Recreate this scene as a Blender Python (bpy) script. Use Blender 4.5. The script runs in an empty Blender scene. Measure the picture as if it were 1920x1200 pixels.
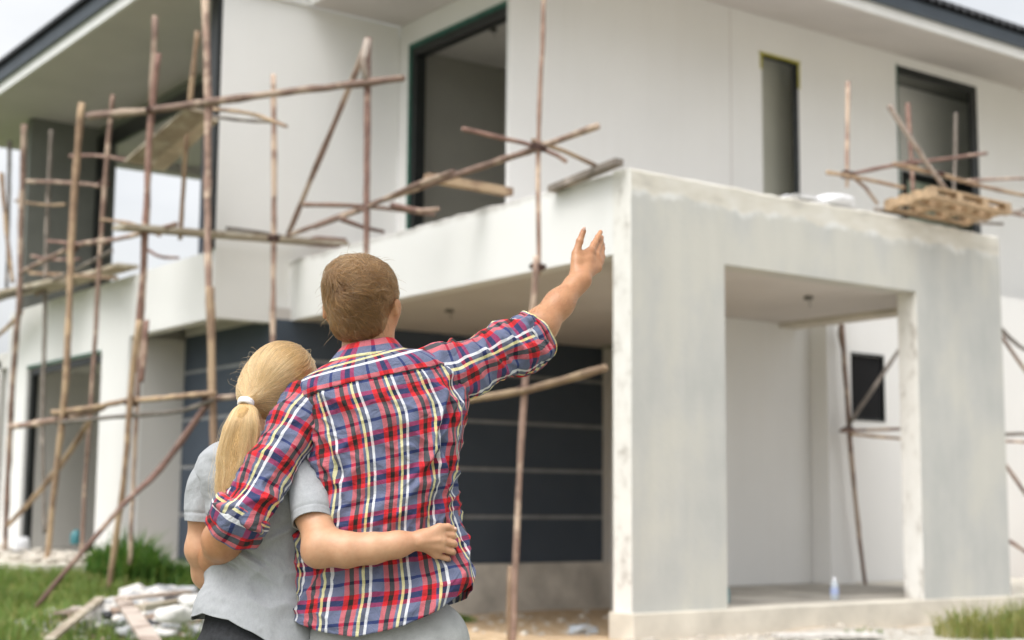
import bpy, math, random
import numpy as np
from mathutils import Vector, Matrix
random.seed(7)
RNG = np.random.default_rng(11)
R = math.radians
CAM_LOC=(-8.35976,-9.63176,1.00000)
CAM_R=(0.805441,-0.592622,0.008051)
CAM_U=(-0.081175,-0.096849,0.991983)
CAM_F=(0.587091,0.799637,0.126112)
FIG_YAW=-0.633310
FIG_BASE=(-6.4026,-6.3545,-0.1000)

scene = bpy.context.scene
COL = scene.collection

# ------------------------------------------------------------------ helpers
def tag(o, label=None, cat=None, group=None, kind=None):
    if label: o['label'] = label
    if cat: o['category'] = cat
    if group: o['group'] = group
    if kind: o['kind'] = kind
    return o

def empty(name, loc=(0, 0, 0), rz=0.0, label=None, cat=None, group=None, kind=None):
    o = bpy.data.objects.new(name, None)
    o.empty_display_size = 0.2
    COL.objects.link(o)
    o.location = loc
    o.rotation_euler = (0, 0, rz)
    return tag(o, label, cat, group, kind)

class MB:
    """collects vertices and faces; build() links them as one mesh object"""
    def __init__(s):
        s.v = []; s.f = []; s.mi = []; s.uv = None
    def add(s, vs, fs, m=0):
        b = len(s.v)
        s.v += [tuple(map(float, p)) for p in vs]
        s.f += [tuple(i + b for i in q) for q in fs]
        s.mi += [m] * len(fs)
        return s
    def box(s, x0, x1, y0, y1, z0, z1, m=0):
        v = [(x0,y0,z0),(x1,y0,z0),(x1,y1,z0),(x0,y1,z0),(x0,y0,z1),(x1,y0,z1),(x1,y1,z1),(x0,y1,z1)]
        return s.add(v, [(0,3,2,1),(4,5,6,7),(0,1,5,4),(1,2,6,5),(2,3,7,6),(3,0,4,7)], m)
    def obox(s, c, sx, sy, sz, rot, m=0):
        M = rot
        v = []
        for dz in (-1, 1):
            for dx, dy in ((-1,-1),(1,-1),(1,1),(-1,1)):
                p = M @ Vector((dx*sx/2, dy*sy/2, dz*sz/2)) + Vector(c)
                v.append(p)
        return s.add(v, [(0,3,2,1),(4,5,6,7),(0,1,5,4),(1,2,6,5),(2,3,7,6),(3,0,4,7)], m)
    def plank(s, a, b, w, t, m=0, up=(0,0,1), roll=0.0):
        a = Vector(a); b = Vector(b); d = (b-a); L = d.length; d.normalize()
        side = d.cross(Vector(up)).normalized(); n = side.cross(d)
        rot = Matrix((d, side, n)).transposed()
        if roll: rot = rot @ Matrix.Rotation(roll, 3, 'X')
        return s.obox((a+b)/2, L, w, t, rot, m)
    def tube(s, pts, r, n=8, m=0, jit=0.0, step=None, taper=(1,1), bow=0.0):
        P = [Vector(p) for p in pts]
        if len(P) == 2 and step:
            k = max(2, int((P[1]-P[0]).length/step))
            off = Vector((random.uniform(-1,1), random.uniform(-1,1), random.uniform(-1,1)))*bow
            P = [P[0].lerp(P[1], i/k) + off*math.sin(math.pi*i/k) for i in range(k+1)]
        elif step:
            Q = []
            for i in range(len(P)-1):
                p0 = P[max(i-1,0)]; p1 = P[i]; p2 = P[i+1]; p3 = P[min(i+2,len(P)-1)]
                k = max(2, int((p2-p1).length/step))
                for j in range(k):
                    t = j/k
                    Q.append(0.5*((2*p1)+(p2-p0)*t+(2*p0-5*p1+4*p2-p3)*t*t+(3*p1-p0-3*p2+p3)*t**3))
            Q.append(P[-1]); P = Q
        N = len(P); vs = []; fs = []
        ref = Vector((0.31, 0.77, 0.55)).normalized()
        for i, p in enumerate(P):
            d = (P[min(i+1,N-1)]-P[max(i-1,0)]).normalized()
            a = d.cross(ref).normalized(); b = d.cross(a)
            rr = r*(taper[0]+(taper[1]-taper[0])*i/(N-1))*(1+random.uniform(-jit,jit))
            o = Vector((random.uniform(-1,1),random.uniform(-1,1),random.uniform(-1,1)))*r*jit*0.8
            for k in range(n):
                t = 2*math.pi*k/n
                rk = rr*(1+random.uniform(-jit,jit)*0.4)
                vs.append(p+o+(a*math.cos(t)+b*math.sin(t))*rk)
        for i in range(N-1):
            for k in range(n):
                fs.append((i*n+k, i*n+(k+1)%n, (i+1)*n+(k+1)%n, (i+1)*n+k))
        fs.append(tuple(range(n))[::-1]); fs.append(tuple((N-1)*n+k for k in range(n)))
        return s.add(vs, fs, m)
    def build(s, name, mats, parent=None, smooth=False, bevel=0.0):
        me = bpy.data.meshes.new(name)
        me.from_pydata(s.v, [], s.f)
        if not isinstance(mats, (list, tuple)): mats = [mats]
        for mm in mats: me.materials.append(mm)
        if len(mats) > 1:
            me.polygons.foreach_set('material_index', s.mi)
        if smooth:
            me.polygons.foreach_set('use_smooth', [True]*len(me.polygons))
        me.update()
        o = bpy.data.objects.new(name, me)
        COL.objects.link(o)
        if parent: o.parent = parent
        if bevel:
            b = o.modifiers.new('bevel', 'BEVEL'); b.width = bevel; b.segments = 2; b.limit_method = 'ANGLE'
        return o

def holed(axis, p0, p1, a0, a1, z0, z1, holes, mb=None):
    """wall slab: axis 'x' -> plane x in [p0,p1], running along y in [a0,a1]; holes = (a0,a1,z0,z1)"""
    mb = mb or MB()
    A = sorted({a0, a1, *[min(max(h[0],a0),a1) for h in holes], *[min(max(h[1],a0),a1) for h in holes]})
    Z = sorted({z0, z1, *[min(max(h[2],z0),z1) for h in holes], *[min(max(h[3],z0),z1) for h in holes]})
    na, nz = len(A)-1, len(Z)-1
    def solid(i, k):
        if i < 0 or k < 0 or i >= na or k >= nz: return False
        ca, cz = (A[i]+A[i+1])/2, (Z[k]+Z[k+1])/2
        return not any(h[0] < ca < h[1] and h[2] < cz < h[3] for h in holes)
    P = (lambda p, a, z: (p, a, z)) if axis == 'x' else (lambda p, a, z: (a, p, z))
    for i in range(na):
        for k in range(nz):
            if not solid(i, k): continue
            b0, b1, c0, c1 = A[i], A[i+1], Z[k], Z[k+1]
            q = [[P(p0,b0,c0),P(p0,b1,c0),P(p0,b1,c1),P(p0,b0,c1)], [P(p1,b0,c0),P(p1,b1,c0),P(p1,b1,c1),P(p1,b0,c1)]]
            if not solid(i-1,k): q.append([P(p0,b0,c0),P(p1,b0,c0),P(p1,b0,c1),P(p0,b0,c1)])
            if not solid(i+1,k): q.append([P(p0,b1,c0),P(p1,b1,c0),P(p1,b1,c1),P(p0,b1,c1)])
            if not solid(i,k-1): q.append([P(p0,b0,c0),P(p1,b0,c0),P(p1,b1,c0),P(p0,b1,c0)])
            if not solid(i,k+1): q.append([P(p0,b0,c1),P(p1,b0,c1),P(p1,b1,c1),P(p0,b1,c1)])
            for f in q: mb.add(f, [(0,1,2,3)])
    return mb

# ------------------------------------------------------------------ materials
def mat(name):
    m = bpy.data.materials.new(name); m.use_nodes = True
    nt = m.node_tree
    b = nt.nodes['Principled BSDF']
    return m, nt, b
def N(nt, t, **kw):
    n = nt.nodes.new(t)
    for k, v in kw.items():
        if hasattr(n, k) and not isinstance(v, tuple): setattr(n, k, v)
        else: n.inputs[k].default_value = v
    return n
def noise(nt, vec, scale, detail=4, rough=0.55, dist=0.0):
    n = nt.nodes.new('ShaderNodeTexNoise')
    n.inputs['Scale'].default_value = scale; n.inputs['Detail'].default_value = detail
    n.inputs['Roughness'].default_value = rough; n.inputs['Distortion'].default_value = dist
    if vec: nt.links.new(vec, n.inputs['Vector'])
    return n.outputs['Fac']
def ramp(nt, fac, stops, interp='LINEAR'):
    n = nt.nodes.new('ShaderNodeValToRGB'); cr = n.color_ramp; cr.interpolation = interp
    while len(cr.elements) > 1: cr.elements.remove(cr.elements[-1])
    cr.elements[0].position = stops[0][0]; cr.elements[0].color = (*stops[0][1], 1)
    for p, c in stops[1:]:
        e = cr.elements.new(p); e.color = (*c, 1)
    if fac is not None: nt.links.new(fac, n.inputs[0])
    return n.outputs[0]
def mix(nt, fac, a, b, mode='MIX'):
    n = nt.nodes.new('ShaderNodeMix'); n.data_type = 'RGBA'; n.blend_type = mode
    for i, x in ((0, fac), (6, a), (7, b)):
        if isinstance(x, (int, float)): n.inputs[i].default_value = x
        elif isinstance(x, tuple): n.inputs[i].default_value = (*x, 1)
        else: nt.links.new(x, n.inputs[i])
    return n.outputs[2]
def math_(nt, op, a, b=0.0, c=0.0):
    n = nt.nodes.new('ShaderNodeMath'); n.operation = op
    for i, x in ((0, a), (1, b), (2, c)):
        if isinstance(x, (int, float)): n.inputs[i].default_value = x
        else: nt.links.new(x, n.inputs[i])
    return n.outputs[0]
def objco(nt):
    return nt.nodes.new('ShaderNodeTexCoord').outputs['Object']
def scaled(nt, vec, s):
    n = nt.nodes.new('ShaderNodeVectorMath'); n.operation = 'MULTIPLY'
    nt.links.new(vec, n.inputs[0]); n.inputs[1].default_value = s
    return n.outputs[0]
def bump(nt, b, h, strength, dist=0.01):
    n = nt.nodes.new('ShaderNodeBump'); n.inputs['Strength'].default_value = strength; n.inputs['Distance'].default_value = dist
    nt.links.new(h, n.inputs['Height']); nt.links.new(n.outputs[0], b.inputs['Normal'])
def L(nt, a, b): nt.links.new(a, b)

def m_plain(name, col, rough=0.7, var=0.12, scale=6.0, bmp=0.0, metal=0.0, stretch=(1,1,1)):
    m, nt, b = mat(name)
    v = scaled(nt, objco(nt), stretch)
    n = noise(nt, v, scale, 5)
    lo = tuple(c*(1-var) for c in col); hi = tuple(min(1, c*(1+var)) for c in col)
    L(nt, ramp(nt, n, [(0.3, lo), (0.7, hi)]), b.inputs['Base Color'])
    b.inputs['Roughness'].default_value = rough; b.inputs['Metallic'].default_value = metal
    if bmp: bump(nt, b, noise(nt, v, scale*6, 4), bmp)
    return m

def m_paint(name, col, dirt=(0.55,0.5,0.43), amount=0.25):
    """white wall paint: faint roller mottling, vertical weather streaks and dirt low on the wall"""
    m, nt, b = mat(name)
    v = objco(nt)
    big = noise(nt, v, 0.7, 4)
    streak = noise(nt, scaled(nt, v, (5,5,0.35)), 1.0, 4)
    c = ramp(nt, big, [(0.3, tuple(x*0.95 for x in col)), (0.7, col)])
    f = math_(nt, 'MULTIPLY', ramp(nt, streak, [(0.52, (0,0,0)), (0.8, (1,1,1))]), amount)
    c = mix(nt, f, c, dirt)
    fine = ramp(nt, noise(nt, v, 14, 5), [(0.62, (0,0,0)), (0.78, (1,1,1))])
    c = mix(nt, math_(nt, 'MULTIPLY', fine, amount*0.3), c, dirt)
    L(nt, c, b.inputs['Base Color'])
    b.inputs['Roughness'].default_value = 0.75
    bump(nt, b, noise(nt, v, 60, 4), 0.15, 0.004)
    return m

M = {}
M['white'] = m_paint('white_wall_paint', (0.79,0.78,0.76), amount=0.08)
M['white_clean'] = m_paint('white_beam_paint', (0.83,0.825,0.805), amount=0.12)
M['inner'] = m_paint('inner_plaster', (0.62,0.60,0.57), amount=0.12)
M['fin'] = m_plain('grey_green_paint', (0.19,0.195,0.175), 0.8, 0.12, 2.0)
M['soffit'] = m_plain('soffit_board', (0.57,0.535,0.51), 0.8, 0.05, 1.2)
M['trim'] = m_plain('white_trim', (0.78,0.77,0.75), 0.5, 0.04, 4)
M['fascia'] = m_plain('slate_blue_fascia', (0.036,0.048,0.062), 0.45, 0.15, 3)
M['tile'] = m_plain('dark_roof_tile', (0.028,0.029,0.033), 0.6, 0.3, 9, 0.2)
M['frame'] = m_plain('black_window_frame', (0.010,0.012,0.012), 0.4, 0.3, 8)
M['dark'] = m_plain('unlit_room_black', (0.004,0.004,0.005), 1.0, 0.2, 3)
M['green_tape'] = m_plain('green_film', (0.02,0.10,0.07), 0.5, 0.3, 10)
M['yellow_tape'] = m_plain('yellow_tape', (0.42,0.38,0.05), 0.6, 0.25, 14)
M['bluepanel'] = m_plain('blue_panel', (0.055,0.065,0.09), 0.5, 0.1, 3)
M['foundation'] = m_plain('raw_concrete', (0.56,0.53,0.48), 0.9, 0.28, 2.2, 0.5)
M['plinth'] = m_plain('cream_concrete', (0.60,0.555,0.475), 0.9, 0.16, 2.6, 0.4)
M['slabtop'] = m_plain('slab_concrete', (0.36,0.34,0.30), 0.9, 0.3, 3.0, 0.4)

# portal plaster: cool grey skim coat, cream raw render above a ragged line, white smear along it, bare edge facing the drive
m, nt, b = mat('grey_skim_plaster')
v = objco(nt)
sep = nt.nodes.new('ShaderNodeSeparateXYZ'); L(nt, v, sep.inputs[0])
cloud = noise(nt, scaled(nt, v, (1,1,0.6)), 1.3, 6, 0.6)
streak = noise(nt, scaled(nt, v, (6,6,0.5)), 1.0, 5)
c = ramp(nt, cloud, [(0.28, (0.40,0.41,0.39)), (0.46, (0.475,0.475,0.45)), (0.58, (0.53,0.52,0.47)), (0.72, (0.555,0.54,0.485))])
c = mix(nt, 0.16, c, ramp(nt, streak, [(0.3, (0.34,0.35,0.335)), (0.7, (0.55,0.545,0.51))]))
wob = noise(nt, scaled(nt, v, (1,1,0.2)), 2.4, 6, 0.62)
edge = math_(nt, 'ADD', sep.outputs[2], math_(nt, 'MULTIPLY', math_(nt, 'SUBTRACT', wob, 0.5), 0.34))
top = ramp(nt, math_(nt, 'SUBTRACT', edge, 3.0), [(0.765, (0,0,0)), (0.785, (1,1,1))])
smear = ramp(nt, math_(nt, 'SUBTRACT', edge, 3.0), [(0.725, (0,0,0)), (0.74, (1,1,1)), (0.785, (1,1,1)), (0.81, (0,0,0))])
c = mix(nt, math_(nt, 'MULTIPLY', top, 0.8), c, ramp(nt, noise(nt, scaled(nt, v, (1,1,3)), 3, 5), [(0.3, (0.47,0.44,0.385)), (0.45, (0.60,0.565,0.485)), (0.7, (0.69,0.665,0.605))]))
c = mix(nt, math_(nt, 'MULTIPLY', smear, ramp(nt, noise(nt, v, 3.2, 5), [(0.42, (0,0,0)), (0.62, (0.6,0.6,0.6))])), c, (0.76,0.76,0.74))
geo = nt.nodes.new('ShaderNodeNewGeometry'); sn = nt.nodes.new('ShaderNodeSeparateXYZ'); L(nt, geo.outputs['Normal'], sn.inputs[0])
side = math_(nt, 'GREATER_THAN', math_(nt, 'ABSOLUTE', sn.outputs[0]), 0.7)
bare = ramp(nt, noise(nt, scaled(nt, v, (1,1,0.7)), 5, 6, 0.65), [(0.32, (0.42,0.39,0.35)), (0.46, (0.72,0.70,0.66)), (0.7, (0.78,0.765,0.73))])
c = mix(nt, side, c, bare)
L(nt, c, b.inputs['Base Color']); b.inputs['Roughness'].default_value = 0.85
bump(nt, b, noise(nt, v, 25, 6), 0.35, 0.01)
M['portal'] = m

# dark cladding
m, nt, b = mat('dark_blue_cladding')
v = objco(nt)
L(nt, ramp(nt, noise(nt, v, 1.5, 4), [(0.3, (0.045,0.061,0.086)), (0.7, (0.057,0.075,0.102))]), b.inputs['Base Color'])
b.inputs['Roughness'].default_value = 0.6
M['clad'] = m
M['groove'] = m_plain('pale_groove', (0.30,0.305,0.31), 0.7, 0.2, 6)

# poles: bark with peeled patches, tint differs per part
def m_bark(name, dark, lite, peel, peel_amt):
    m, nt, b = mat(name)
    v = objco(nt)
    oi = nt.nodes.new('ShaderNodeObjectInfo')
    vv = nt.nodes.new('ShaderNodeVectorMath'); vv.operation = 'ADD'; L(nt, v, vv.inputs[0])
    cmb = nt.nodes.new('ShaderNodeCombineXYZ'); 
    for i in range(3): L(nt, math_(nt, 'MULTIPLY', oi.outputs['Random'], 37.0+i), cmb.inputs[i])
    L(nt, cmb.outputs[0], vv.inputs[1])
    n1 = noise(nt, vv.outputs[0], 7, 6, 0.65)
    c = ramp(nt, n1, [(0.25, dark), (0.55, lite), (0.8, tuple(x*1.25 for x in lite))])
    pk = ramp(nt, noise(nt, vv.outputs[0], 2.6, 3), [(1-peel_amt-0.04, (0,0,0)), (1-peel_amt+0.04, (1,1,1))])
    c = mix(nt, pk, c, peel)
    hs = nt.nodes.new('ShaderNodeHueSaturation'); L(nt, c, hs.inputs['Color'])
    L(nt, math_(nt, 'MULTIPLY_ADD', oi.outputs['Random'], 0.5, 0.75), hs.inputs['Value'])
    L(nt, hs.outputs[0], b.inputs['Base Color']); b.inputs['Roughness'].default_value = 0.85
    bump(nt, b, noise(nt, scaled(nt, vv.outputs[0], (1,1,0.4)), 40, 5), 0.6, 0.01)
    return m
M['bark'] = m_bark('pole_bark', (0.12,0.075,0.058), (0.28,0.185,0.145), (0.50,0.38,0.29), 0.45)
M['bark_red'] = m_bark('red_pole_bark', (0.115,0.062,0.050), (0.25,0.148,0.118), (0.45,0.32,0.25), 0.42)
M['bark_tan'] = m_bark('tan_pole_bark', (0.15,0.095,0.06), (0.30,0.20,0.13), (0.42,0.30,0.19), 0.5)
M['bark_grey'] = m_bark('grey_pole_bark', (0.09,0.075,0.06), (0.20,0.17,0.145), (0.34,0.29,0.25), 0.4)
M['bark_pale'] = m_bark('pale_peeled_wood', (0.18,0.125,0.10), (0.36,0.28,0.23), (0.50,0.42,0.36), 0.5)
M['board'] = m_bark('weathered_board', (0.29,0.23,0.165), (0.46,0.385,0.285), (0.58,0.51,0.40), 0.45)
M['pallet'] = m_bark('pallet_timber', (0.25,0.15,0.07), (0.42,0.27,0.14), (0.55,0.40,0.24), 0.5)
M['rope'] = m_plain('dark_rope', (0.07,0.035,0.028), 0.9, 0.4, 40)
M['plastic_white'] = m_plain('white_sack', (0.80,0.80,0.82), 0.45, 0.06, 8)

# ------------------------------------------------------------------ camera
cam = bpy.data.cameras.new('camera'); co = bpy.data.objects.new('camera', cam); COL.objects.link(co)
Rm = Matrix((CAM_R, CAM_U, tuple(-x for x in CAM_F))).transposed()
co.matrix_world = Matrix.Translation(CAM_LOC) @ Rm.to_4x4()
cam.sensor_width = 36; cam.lens = 2762.0/1920*36
cam.clip_start = 0.1; cam.clip_end = 2000
cam.dof.use_dof = True; cam.dof.focus_distance = 3.74; cam.dof.aperture_fstop = 2.9
scene.camera = co

# ------------------------------------------------------------------ light
SUN_EL, SUN_AZ = R(60), R(200)     # azimuth measured from +X towards +Y; light arrives from behind-left of the viewer
w = bpy.data.worlds.new('World'); scene.world = w; w.use_nodes = True
nt = w.node_tree; bg = nt.nodes['Background']
sky = nt.nodes.new('ShaderNodeTexSky'); sky.sky_type = 'NISHITA'; sky.sun_disc = False
sky.sun_elevation = SUN_EL; sky.sun_rotation = math.pi/2 - SUN_AZ
sky.air_density = 1.0; sky.dust_density = 3.5; sky.ozone_density = 1.0; sky.altitude = 0
hs = nt.nodes.new('ShaderNodeHueSaturation'); hs.inputs['Saturation'].default_value = 0.10
L(nt, sky.outputs[0], hs.inputs['Color'])
# thin broken overcast
tc = nt.nodes.new('ShaderNodeTexCoord')
cl = noise(nt, scaled(nt, tc.outputs['Generated'], (1,1,2.2)), 2.3, 6, 0.55)
cc = ramp(nt, cl, [(0.35, (1.80,1.85,1.90)), (0.65, (2.48,2.47,2.44))])
sz = nt.nodes.new('ShaderNodeSeparateXYZ'); L(nt, tc.outputs['Generated'], sz.inputs[0])
grad = math_(nt, 'MULTIPLY_ADD', math_(nt, 'MAXIMUM', sz.outputs[2], 0.0), 0.52, 0.66)      # an overcast sky is brightest overhead
gv = nt.nodes.new('ShaderNodeCombineXYZ')
for i in range(3): L(nt, grad, gv.inputs[i])
hz = nt.nodes.new('ShaderNodeMapRange'); hz.clamp = True; L(nt, sz.outputs[2], hz.inputs[0])
for i_, v_ in ((1, 0.0), (2, 0.22), (3, 0.85), (4, 0.0)): hz.inputs[i_].default_value = v_
L(nt, mix(nt, hz.outputs[0], mix(nt, 1.0, mix(nt, 1.0, hs.outputs[0], cc, 'MULTIPLY'), gv.outputs[0], 'MULTIPLY'), (4.6,4.8,5.0)), bg.inputs['Color'])
bg.inputs['Strength'].default_value = 0.15
sl = bpy.data.lights.new('sun', 'SUN'); sl.energy = 0.7; sl.angle = R(25); sl.color = (1.0,0.955,0.89)
so = bpy.data.objects.new('sun', sl); COL.objects.link(so)
sd = Vector((math.cos(SUN_EL)*math.cos(SUN_AZ), math.cos(SUN_EL)*math.sin(SUN_AZ), math.sin(SUN_EL)))
so.rotation_euler = (-sd).to_track_quat('-Z', 'Y').to_euler()
scene.view_settings.view_transform = 'Standard'; scene.view_settings.look = 'None'
scene.view_settings.exposure = 0; scene.view_settings.gamma = 1
scene.cycles.max_bounces = 8; scene.cycles.diffuse_bounces = 4
try:
    scene.cycles.use_denoising = True
    scene.cycles.denoiser = 'OPENIMAGEDENOISE'
except Exception: pass

# ------------------------------------------------------------------ ground
def sm(x, a, b):
    t = np.clip((np.asarray(x, float)-a)/(b-a), 0, 1); return t*t*(3-2*t)
def vnoise(x, y, s, seed=0):
    x = np.asarray(x, float)*s; y = np.asarray(y, float)*s
    xi = np.floor(x).astype(int); yi = np.floor(y).astype(int); fx = x-xi; fy = y-yi
    def h(i, j):
        n = (i*374761393 + j*668265263 + seed*144665) & 0x7fffffff
        n = ((n ^ (n >> 13)) * 1274126177) & 0x7fffffff
        return ((n ^ (n >> 16)) & 0xffff)/65535.0
    u = fx*fx*(3-2*fx); v_ = fy*fy*(3-2*fy)
    return (h(xi,yi)*(1-u)+h(xi+1,yi)*u)*(1-v_)+(h(xi,yi+1)*(1-u)+h(xi+1,yi+1)*u)*v_
def gz(x, y):
    x = np.asarray(x, float); y = np.asarray(y, float)
    z = -0.1 + 0.2*sm(y, 4.5, 8)*sm(-x, 0.8, 1.6) - 0.28*sm(x, -0.6, 0.6)*sm(y, -0.1, 3.0)*(1-sm(y, 9, 14))
    z = z + 0.29*np.exp(-(((x+3.0)/0.95)**2+((y-2.75)/0.85)**2))
    near = np.exp(-((x**2+y**2)/900.0))
    return z + near*(0.05*(vnoise(x,y,0.9,1)-0.5) + 0.03*(vnoise(x,y,3.1,2)-0.5))
gx = np.concatenate([np.linspace(-600,-30,14), np.linspace(-24,-9,16), np.linspace(-8.8,7,106), np.linspace(8,26,18), np.linspace(40,600,12)])
gy = np.concatenate([np.linspace(-600,-30,14), np.linspace(-24,-9,16), np.linspace(-8.8,10,126), np.linspace(11,30,20), np.linspace(45,600,12)])
GX, GY = np.meshgrid(gx, gy, indexing='ij')
GZ = gz(GX, GY)
mb = MB(); nx, ny = len(gx), len(gy)
mb.v = list(zip(GX.ravel().tolist(), GY.ravel().tolist(), GZ.ravel().tolist()))
mb.f = [(i*ny+j, (i+1)*ny+j, (i+1)*ny+j+1, i*ny+j+1) for i in range(nx-1) for j in range(ny-1)]
m, nt, b = mat('site_ground')
v = objco(nt); sep = nt.nodes.new('ShaderNodeSeparateXYZ'); L(nt, v, sep.inputs[0])
n1 = noise(nt, v, 1.1, 6, 0.6); n2 = noise(nt, v, 9, 5, 0.65)
sand = ramp(nt, n2, [(0.25, (0.30,0.19,0.10)), (0.5, (0.50,0.355,0.215)), (0.75, (0.64,0.52,0.37))])
grassy = ramp(nt, n2, [(0.25, (0.05,0.07,0.022)), (0.55, (0.09,0.12,0.035)), (0.8, (0.17,0.165,0.075))])
pale = ramp(nt, n2, [(0.3, (0.36,0.33,0.28)), (0.7, (0.60,0.57,0.52))])
# grass to the left of the drive, sand under the balcony, crushed pale rubble in front of the porch
def lin(o, a, b_):
    r = nt.nodes.new('ShaderNodeMapRange'); r.clamp = True
    L(nt, o, r.inputs[0]); r.inputs[1].default_value = a; r.inputs[2].default_value = b_
    return r.outputs[0]
X_, Y_ = sep.outputs[0], sep.outputs[1]
wx = math_(nt, 'ADD', X_, math_(nt, 'MULTIPLY', math_(nt, 'SUBTRACT', n1, 0.5), 1.6))
g = lin(wx, -1.0, -1.9)
c = mix(nt, g, sand, grassy)
pl = math_(nt, 'MULTIPLY', lin(wx, -0.5, 0.3), lin(Y_, 0.1, -0.3))
c = mix(nt, pl, c, pale)
far = lin(math_(nt, 'ADD', Y_, X_), 12, 18)
c = mix(nt, far, c, grassy)
near_ = lin(math_(nt, 'ADD', X_, Y_), -4.5, -8)
c = mix(nt, math_(nt, 'MULTIPLY', near_, 0.35), c, pale)
L(nt, c, b.inputs['Base Color']); b.inputs['Roughness'].default_value = 0.95
bump(nt, b, n2, 0.8, 0.05)
tag(mb.build('ground', m, smooth=True), kind='structure')

# ------------------------------------------------------------------ house
H = empty('unfinished_house', (0,0,0), 0, 'large white two storey house under construction with a grey plastered porch and empty window openings', 'house')
def part(name, mb, m, parent=None, label=None, **kw):
    o = mb.build(name, m, parent or H, **kw)
    if label: o['label'] = label
    return o
part('plinth', MB().box(-0.04, 9.0, -0.07, 0.26, -0.6, 0.115).add([(1.0,.2605,-.6),(9,.2605,-.6),(9,2.74,-.6),(2.25,2.74,-.6),(1.0,.2605,.1149),(9,.2605,.1149),(9,2.74,.1149),(2.25,2.74,.1149)],[(0,3,2,1),(4,5,6,7),(0,1,5,4),(1,2,6,5),(2,3,7,6),(3,0,4,7)]), M['plinth'], bevel=0.01)
part('porch_floor', MB().add([(1.1,.25,.116),(5.6,.25,.116),(5.6,2.74,.116),(2.3,2.74,.116),(1.1,.25,.121),(5.6,.25,.121),(5.6,2.74,.121),(2.3,2.74,.121)],[(0,3,2,1),(4,5,6,7),(0,1,5,4),(1,2,6,5),(2,3,7,6),(3,0,4,7)]), m_plain('stained_floor', (0.33,0.305,0.265), 0.9, 0.4, 2.5, 0.3))
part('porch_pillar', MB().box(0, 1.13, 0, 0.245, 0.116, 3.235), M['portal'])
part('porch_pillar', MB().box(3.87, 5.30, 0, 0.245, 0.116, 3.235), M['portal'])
# the porch beam: a finely cut face so that its upper arris can be ragged
mb = MB(); nx_ = 110
topz = lambda x: 3.985 + 0.03*(vnoise(x, 0.3, 2.2, 5)-0.5) + 0.02*(vnoise(x, 0.7, 9, 6)-0.5)
xs = np.linspace(0, 5.3, nx_+1)
for i, x in enumerate(xs):
    t = float(topz(x)); t2 = float(topz(x+3.3))
    mb.v += [(x,0,3.235),(x,0,t-0.02),(x,0.02,t),(x,0.245,t2),(x,0.245,3.235)]
for i in range(nx_):
    for k in range(5):
        mb.f.append((i*5+k, (i+1)*5+k, (i+1)*5+(k+1)%5, i*5+(k+1)%5)); mb.mi.append(0)
mb.f += [(0,1,2,3,4), tuple(nx_*5+k for k in range(5))[::-1]]; mb.mi += [0,0]
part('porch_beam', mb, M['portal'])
# balcony beam along the drive, ragged top
mb = MB(); ys = np.linspace(0.247, 6.398, 140)
for y in ys:
    t = 3.985 + 0.035*(float(vnoise(y, 0.2, 1.8, 8))-0.5) + 0.025*(float(vnoise(y, 0.9, 8, 9))-0.5)
    mb.v += [(0,y,3.235),(0,y,t-0.015),(0.025,y,t),(0.2,y,t+0.01),(0.2,y,3.235)]
for i in range(len(ys)-1):
    for k in range(5):
        mb.f.append((i*5+k, i*5+(k+1)%5, (i+1)*5+(k+1)%5, (i+1)*5+k)); mb.mi.append(0)
mb.f += [(0,1,2,3,4)[::-1], tuple((len(ys)-1)*5+k for k in range(5))]; mb.mi += [0,0]
m, nt, b = mat('beam_paint_with_raw_top'); v = objco(nt)
sep = nt.nodes.new('ShaderNodeSeparateXYZ'); L(nt, v, sep.inputs[0])
e = math_(nt, 'ADD', sep.outputs[2], math_(nt, 'MULTIPLY', math_(nt, 'SUBTRACT', noise(nt, scaled(nt, v, (1,1,0.3)), 2.0, 6, 0.6), 0.5), 0.24))
raw = ramp(nt, math_(nt, 'SUBTRACT', e, 3.0), [(0.90, (0,0,0)), (0.96, (1,1,1))])
c = ramp(nt, noise(nt, v, 0.8, 4), [(0.3, (0.735,0.73,0.715)), (0.7, (0.775,0.77,0.755))])
c = mix(nt, math_(nt, 'MULTIPLY', raw, 0.75), c, ramp(nt, noise(nt, v, 4, 5), [(0.3, (0.36,0.34,0.31)), (0.7, (0.58,0.56,0.53))]))
L(nt, c, b.inputs['Base Color']); b.inputs['Roughness'].default_value = 0.75
bump(nt, b, noise(nt, v, 40, 4), 0.15, 0.005)
part('balcony_beam', mb, m)
part('ceiling', MB().box(0.2, 4.75, 0.246, 6.295, 3.241, 3.40).box(-0.2, 4.9, 6.305, 8.945, 3.241, 3.38), M['soffit'])
part('porch_cross_beam', MB().box(4.75, 5.06, 0.247, 2.745, 3.19, 3.97), M['plinth'])
part('porch_column', MB().box(5.27, 5.70, 2.46, 2.745, 0.118, 3.6), M['white'])
# lower walls behind the porch
w_ = holed('y', 2.75, 2.95, 3.5, 14.0, -0.6, 3.98, [(6.03, 6.645, 2.15, 2.95), (3.4, 5.27, 3.24, 4.2)])
part('wall', w_, M['white'], label='lower wall behind the porch')
sw = part('window', MB().box(6.0,6.03,2.74,2.8,2.12,2.98).box(6.645,6.67,2.74,2.8,2.12,2.98).box(6.031,6.644,2.74,2.8,2.951,2.98).box(6.031,6.644,2.74,2.8,2.12,2.149), M['frame'], label='small dark window in the lower wall')
part('pane', MB().box(6.031,6.644,2.77,2.78,2.151,2.949), M['dark'], sw)  # matte black sheet stands in for the unlit room behind the frame
part('roof_ledge', MB().box(5.27, 14.0, 2.96, 3.935, 3.84, 3.95), M['slabtop'])
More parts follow.
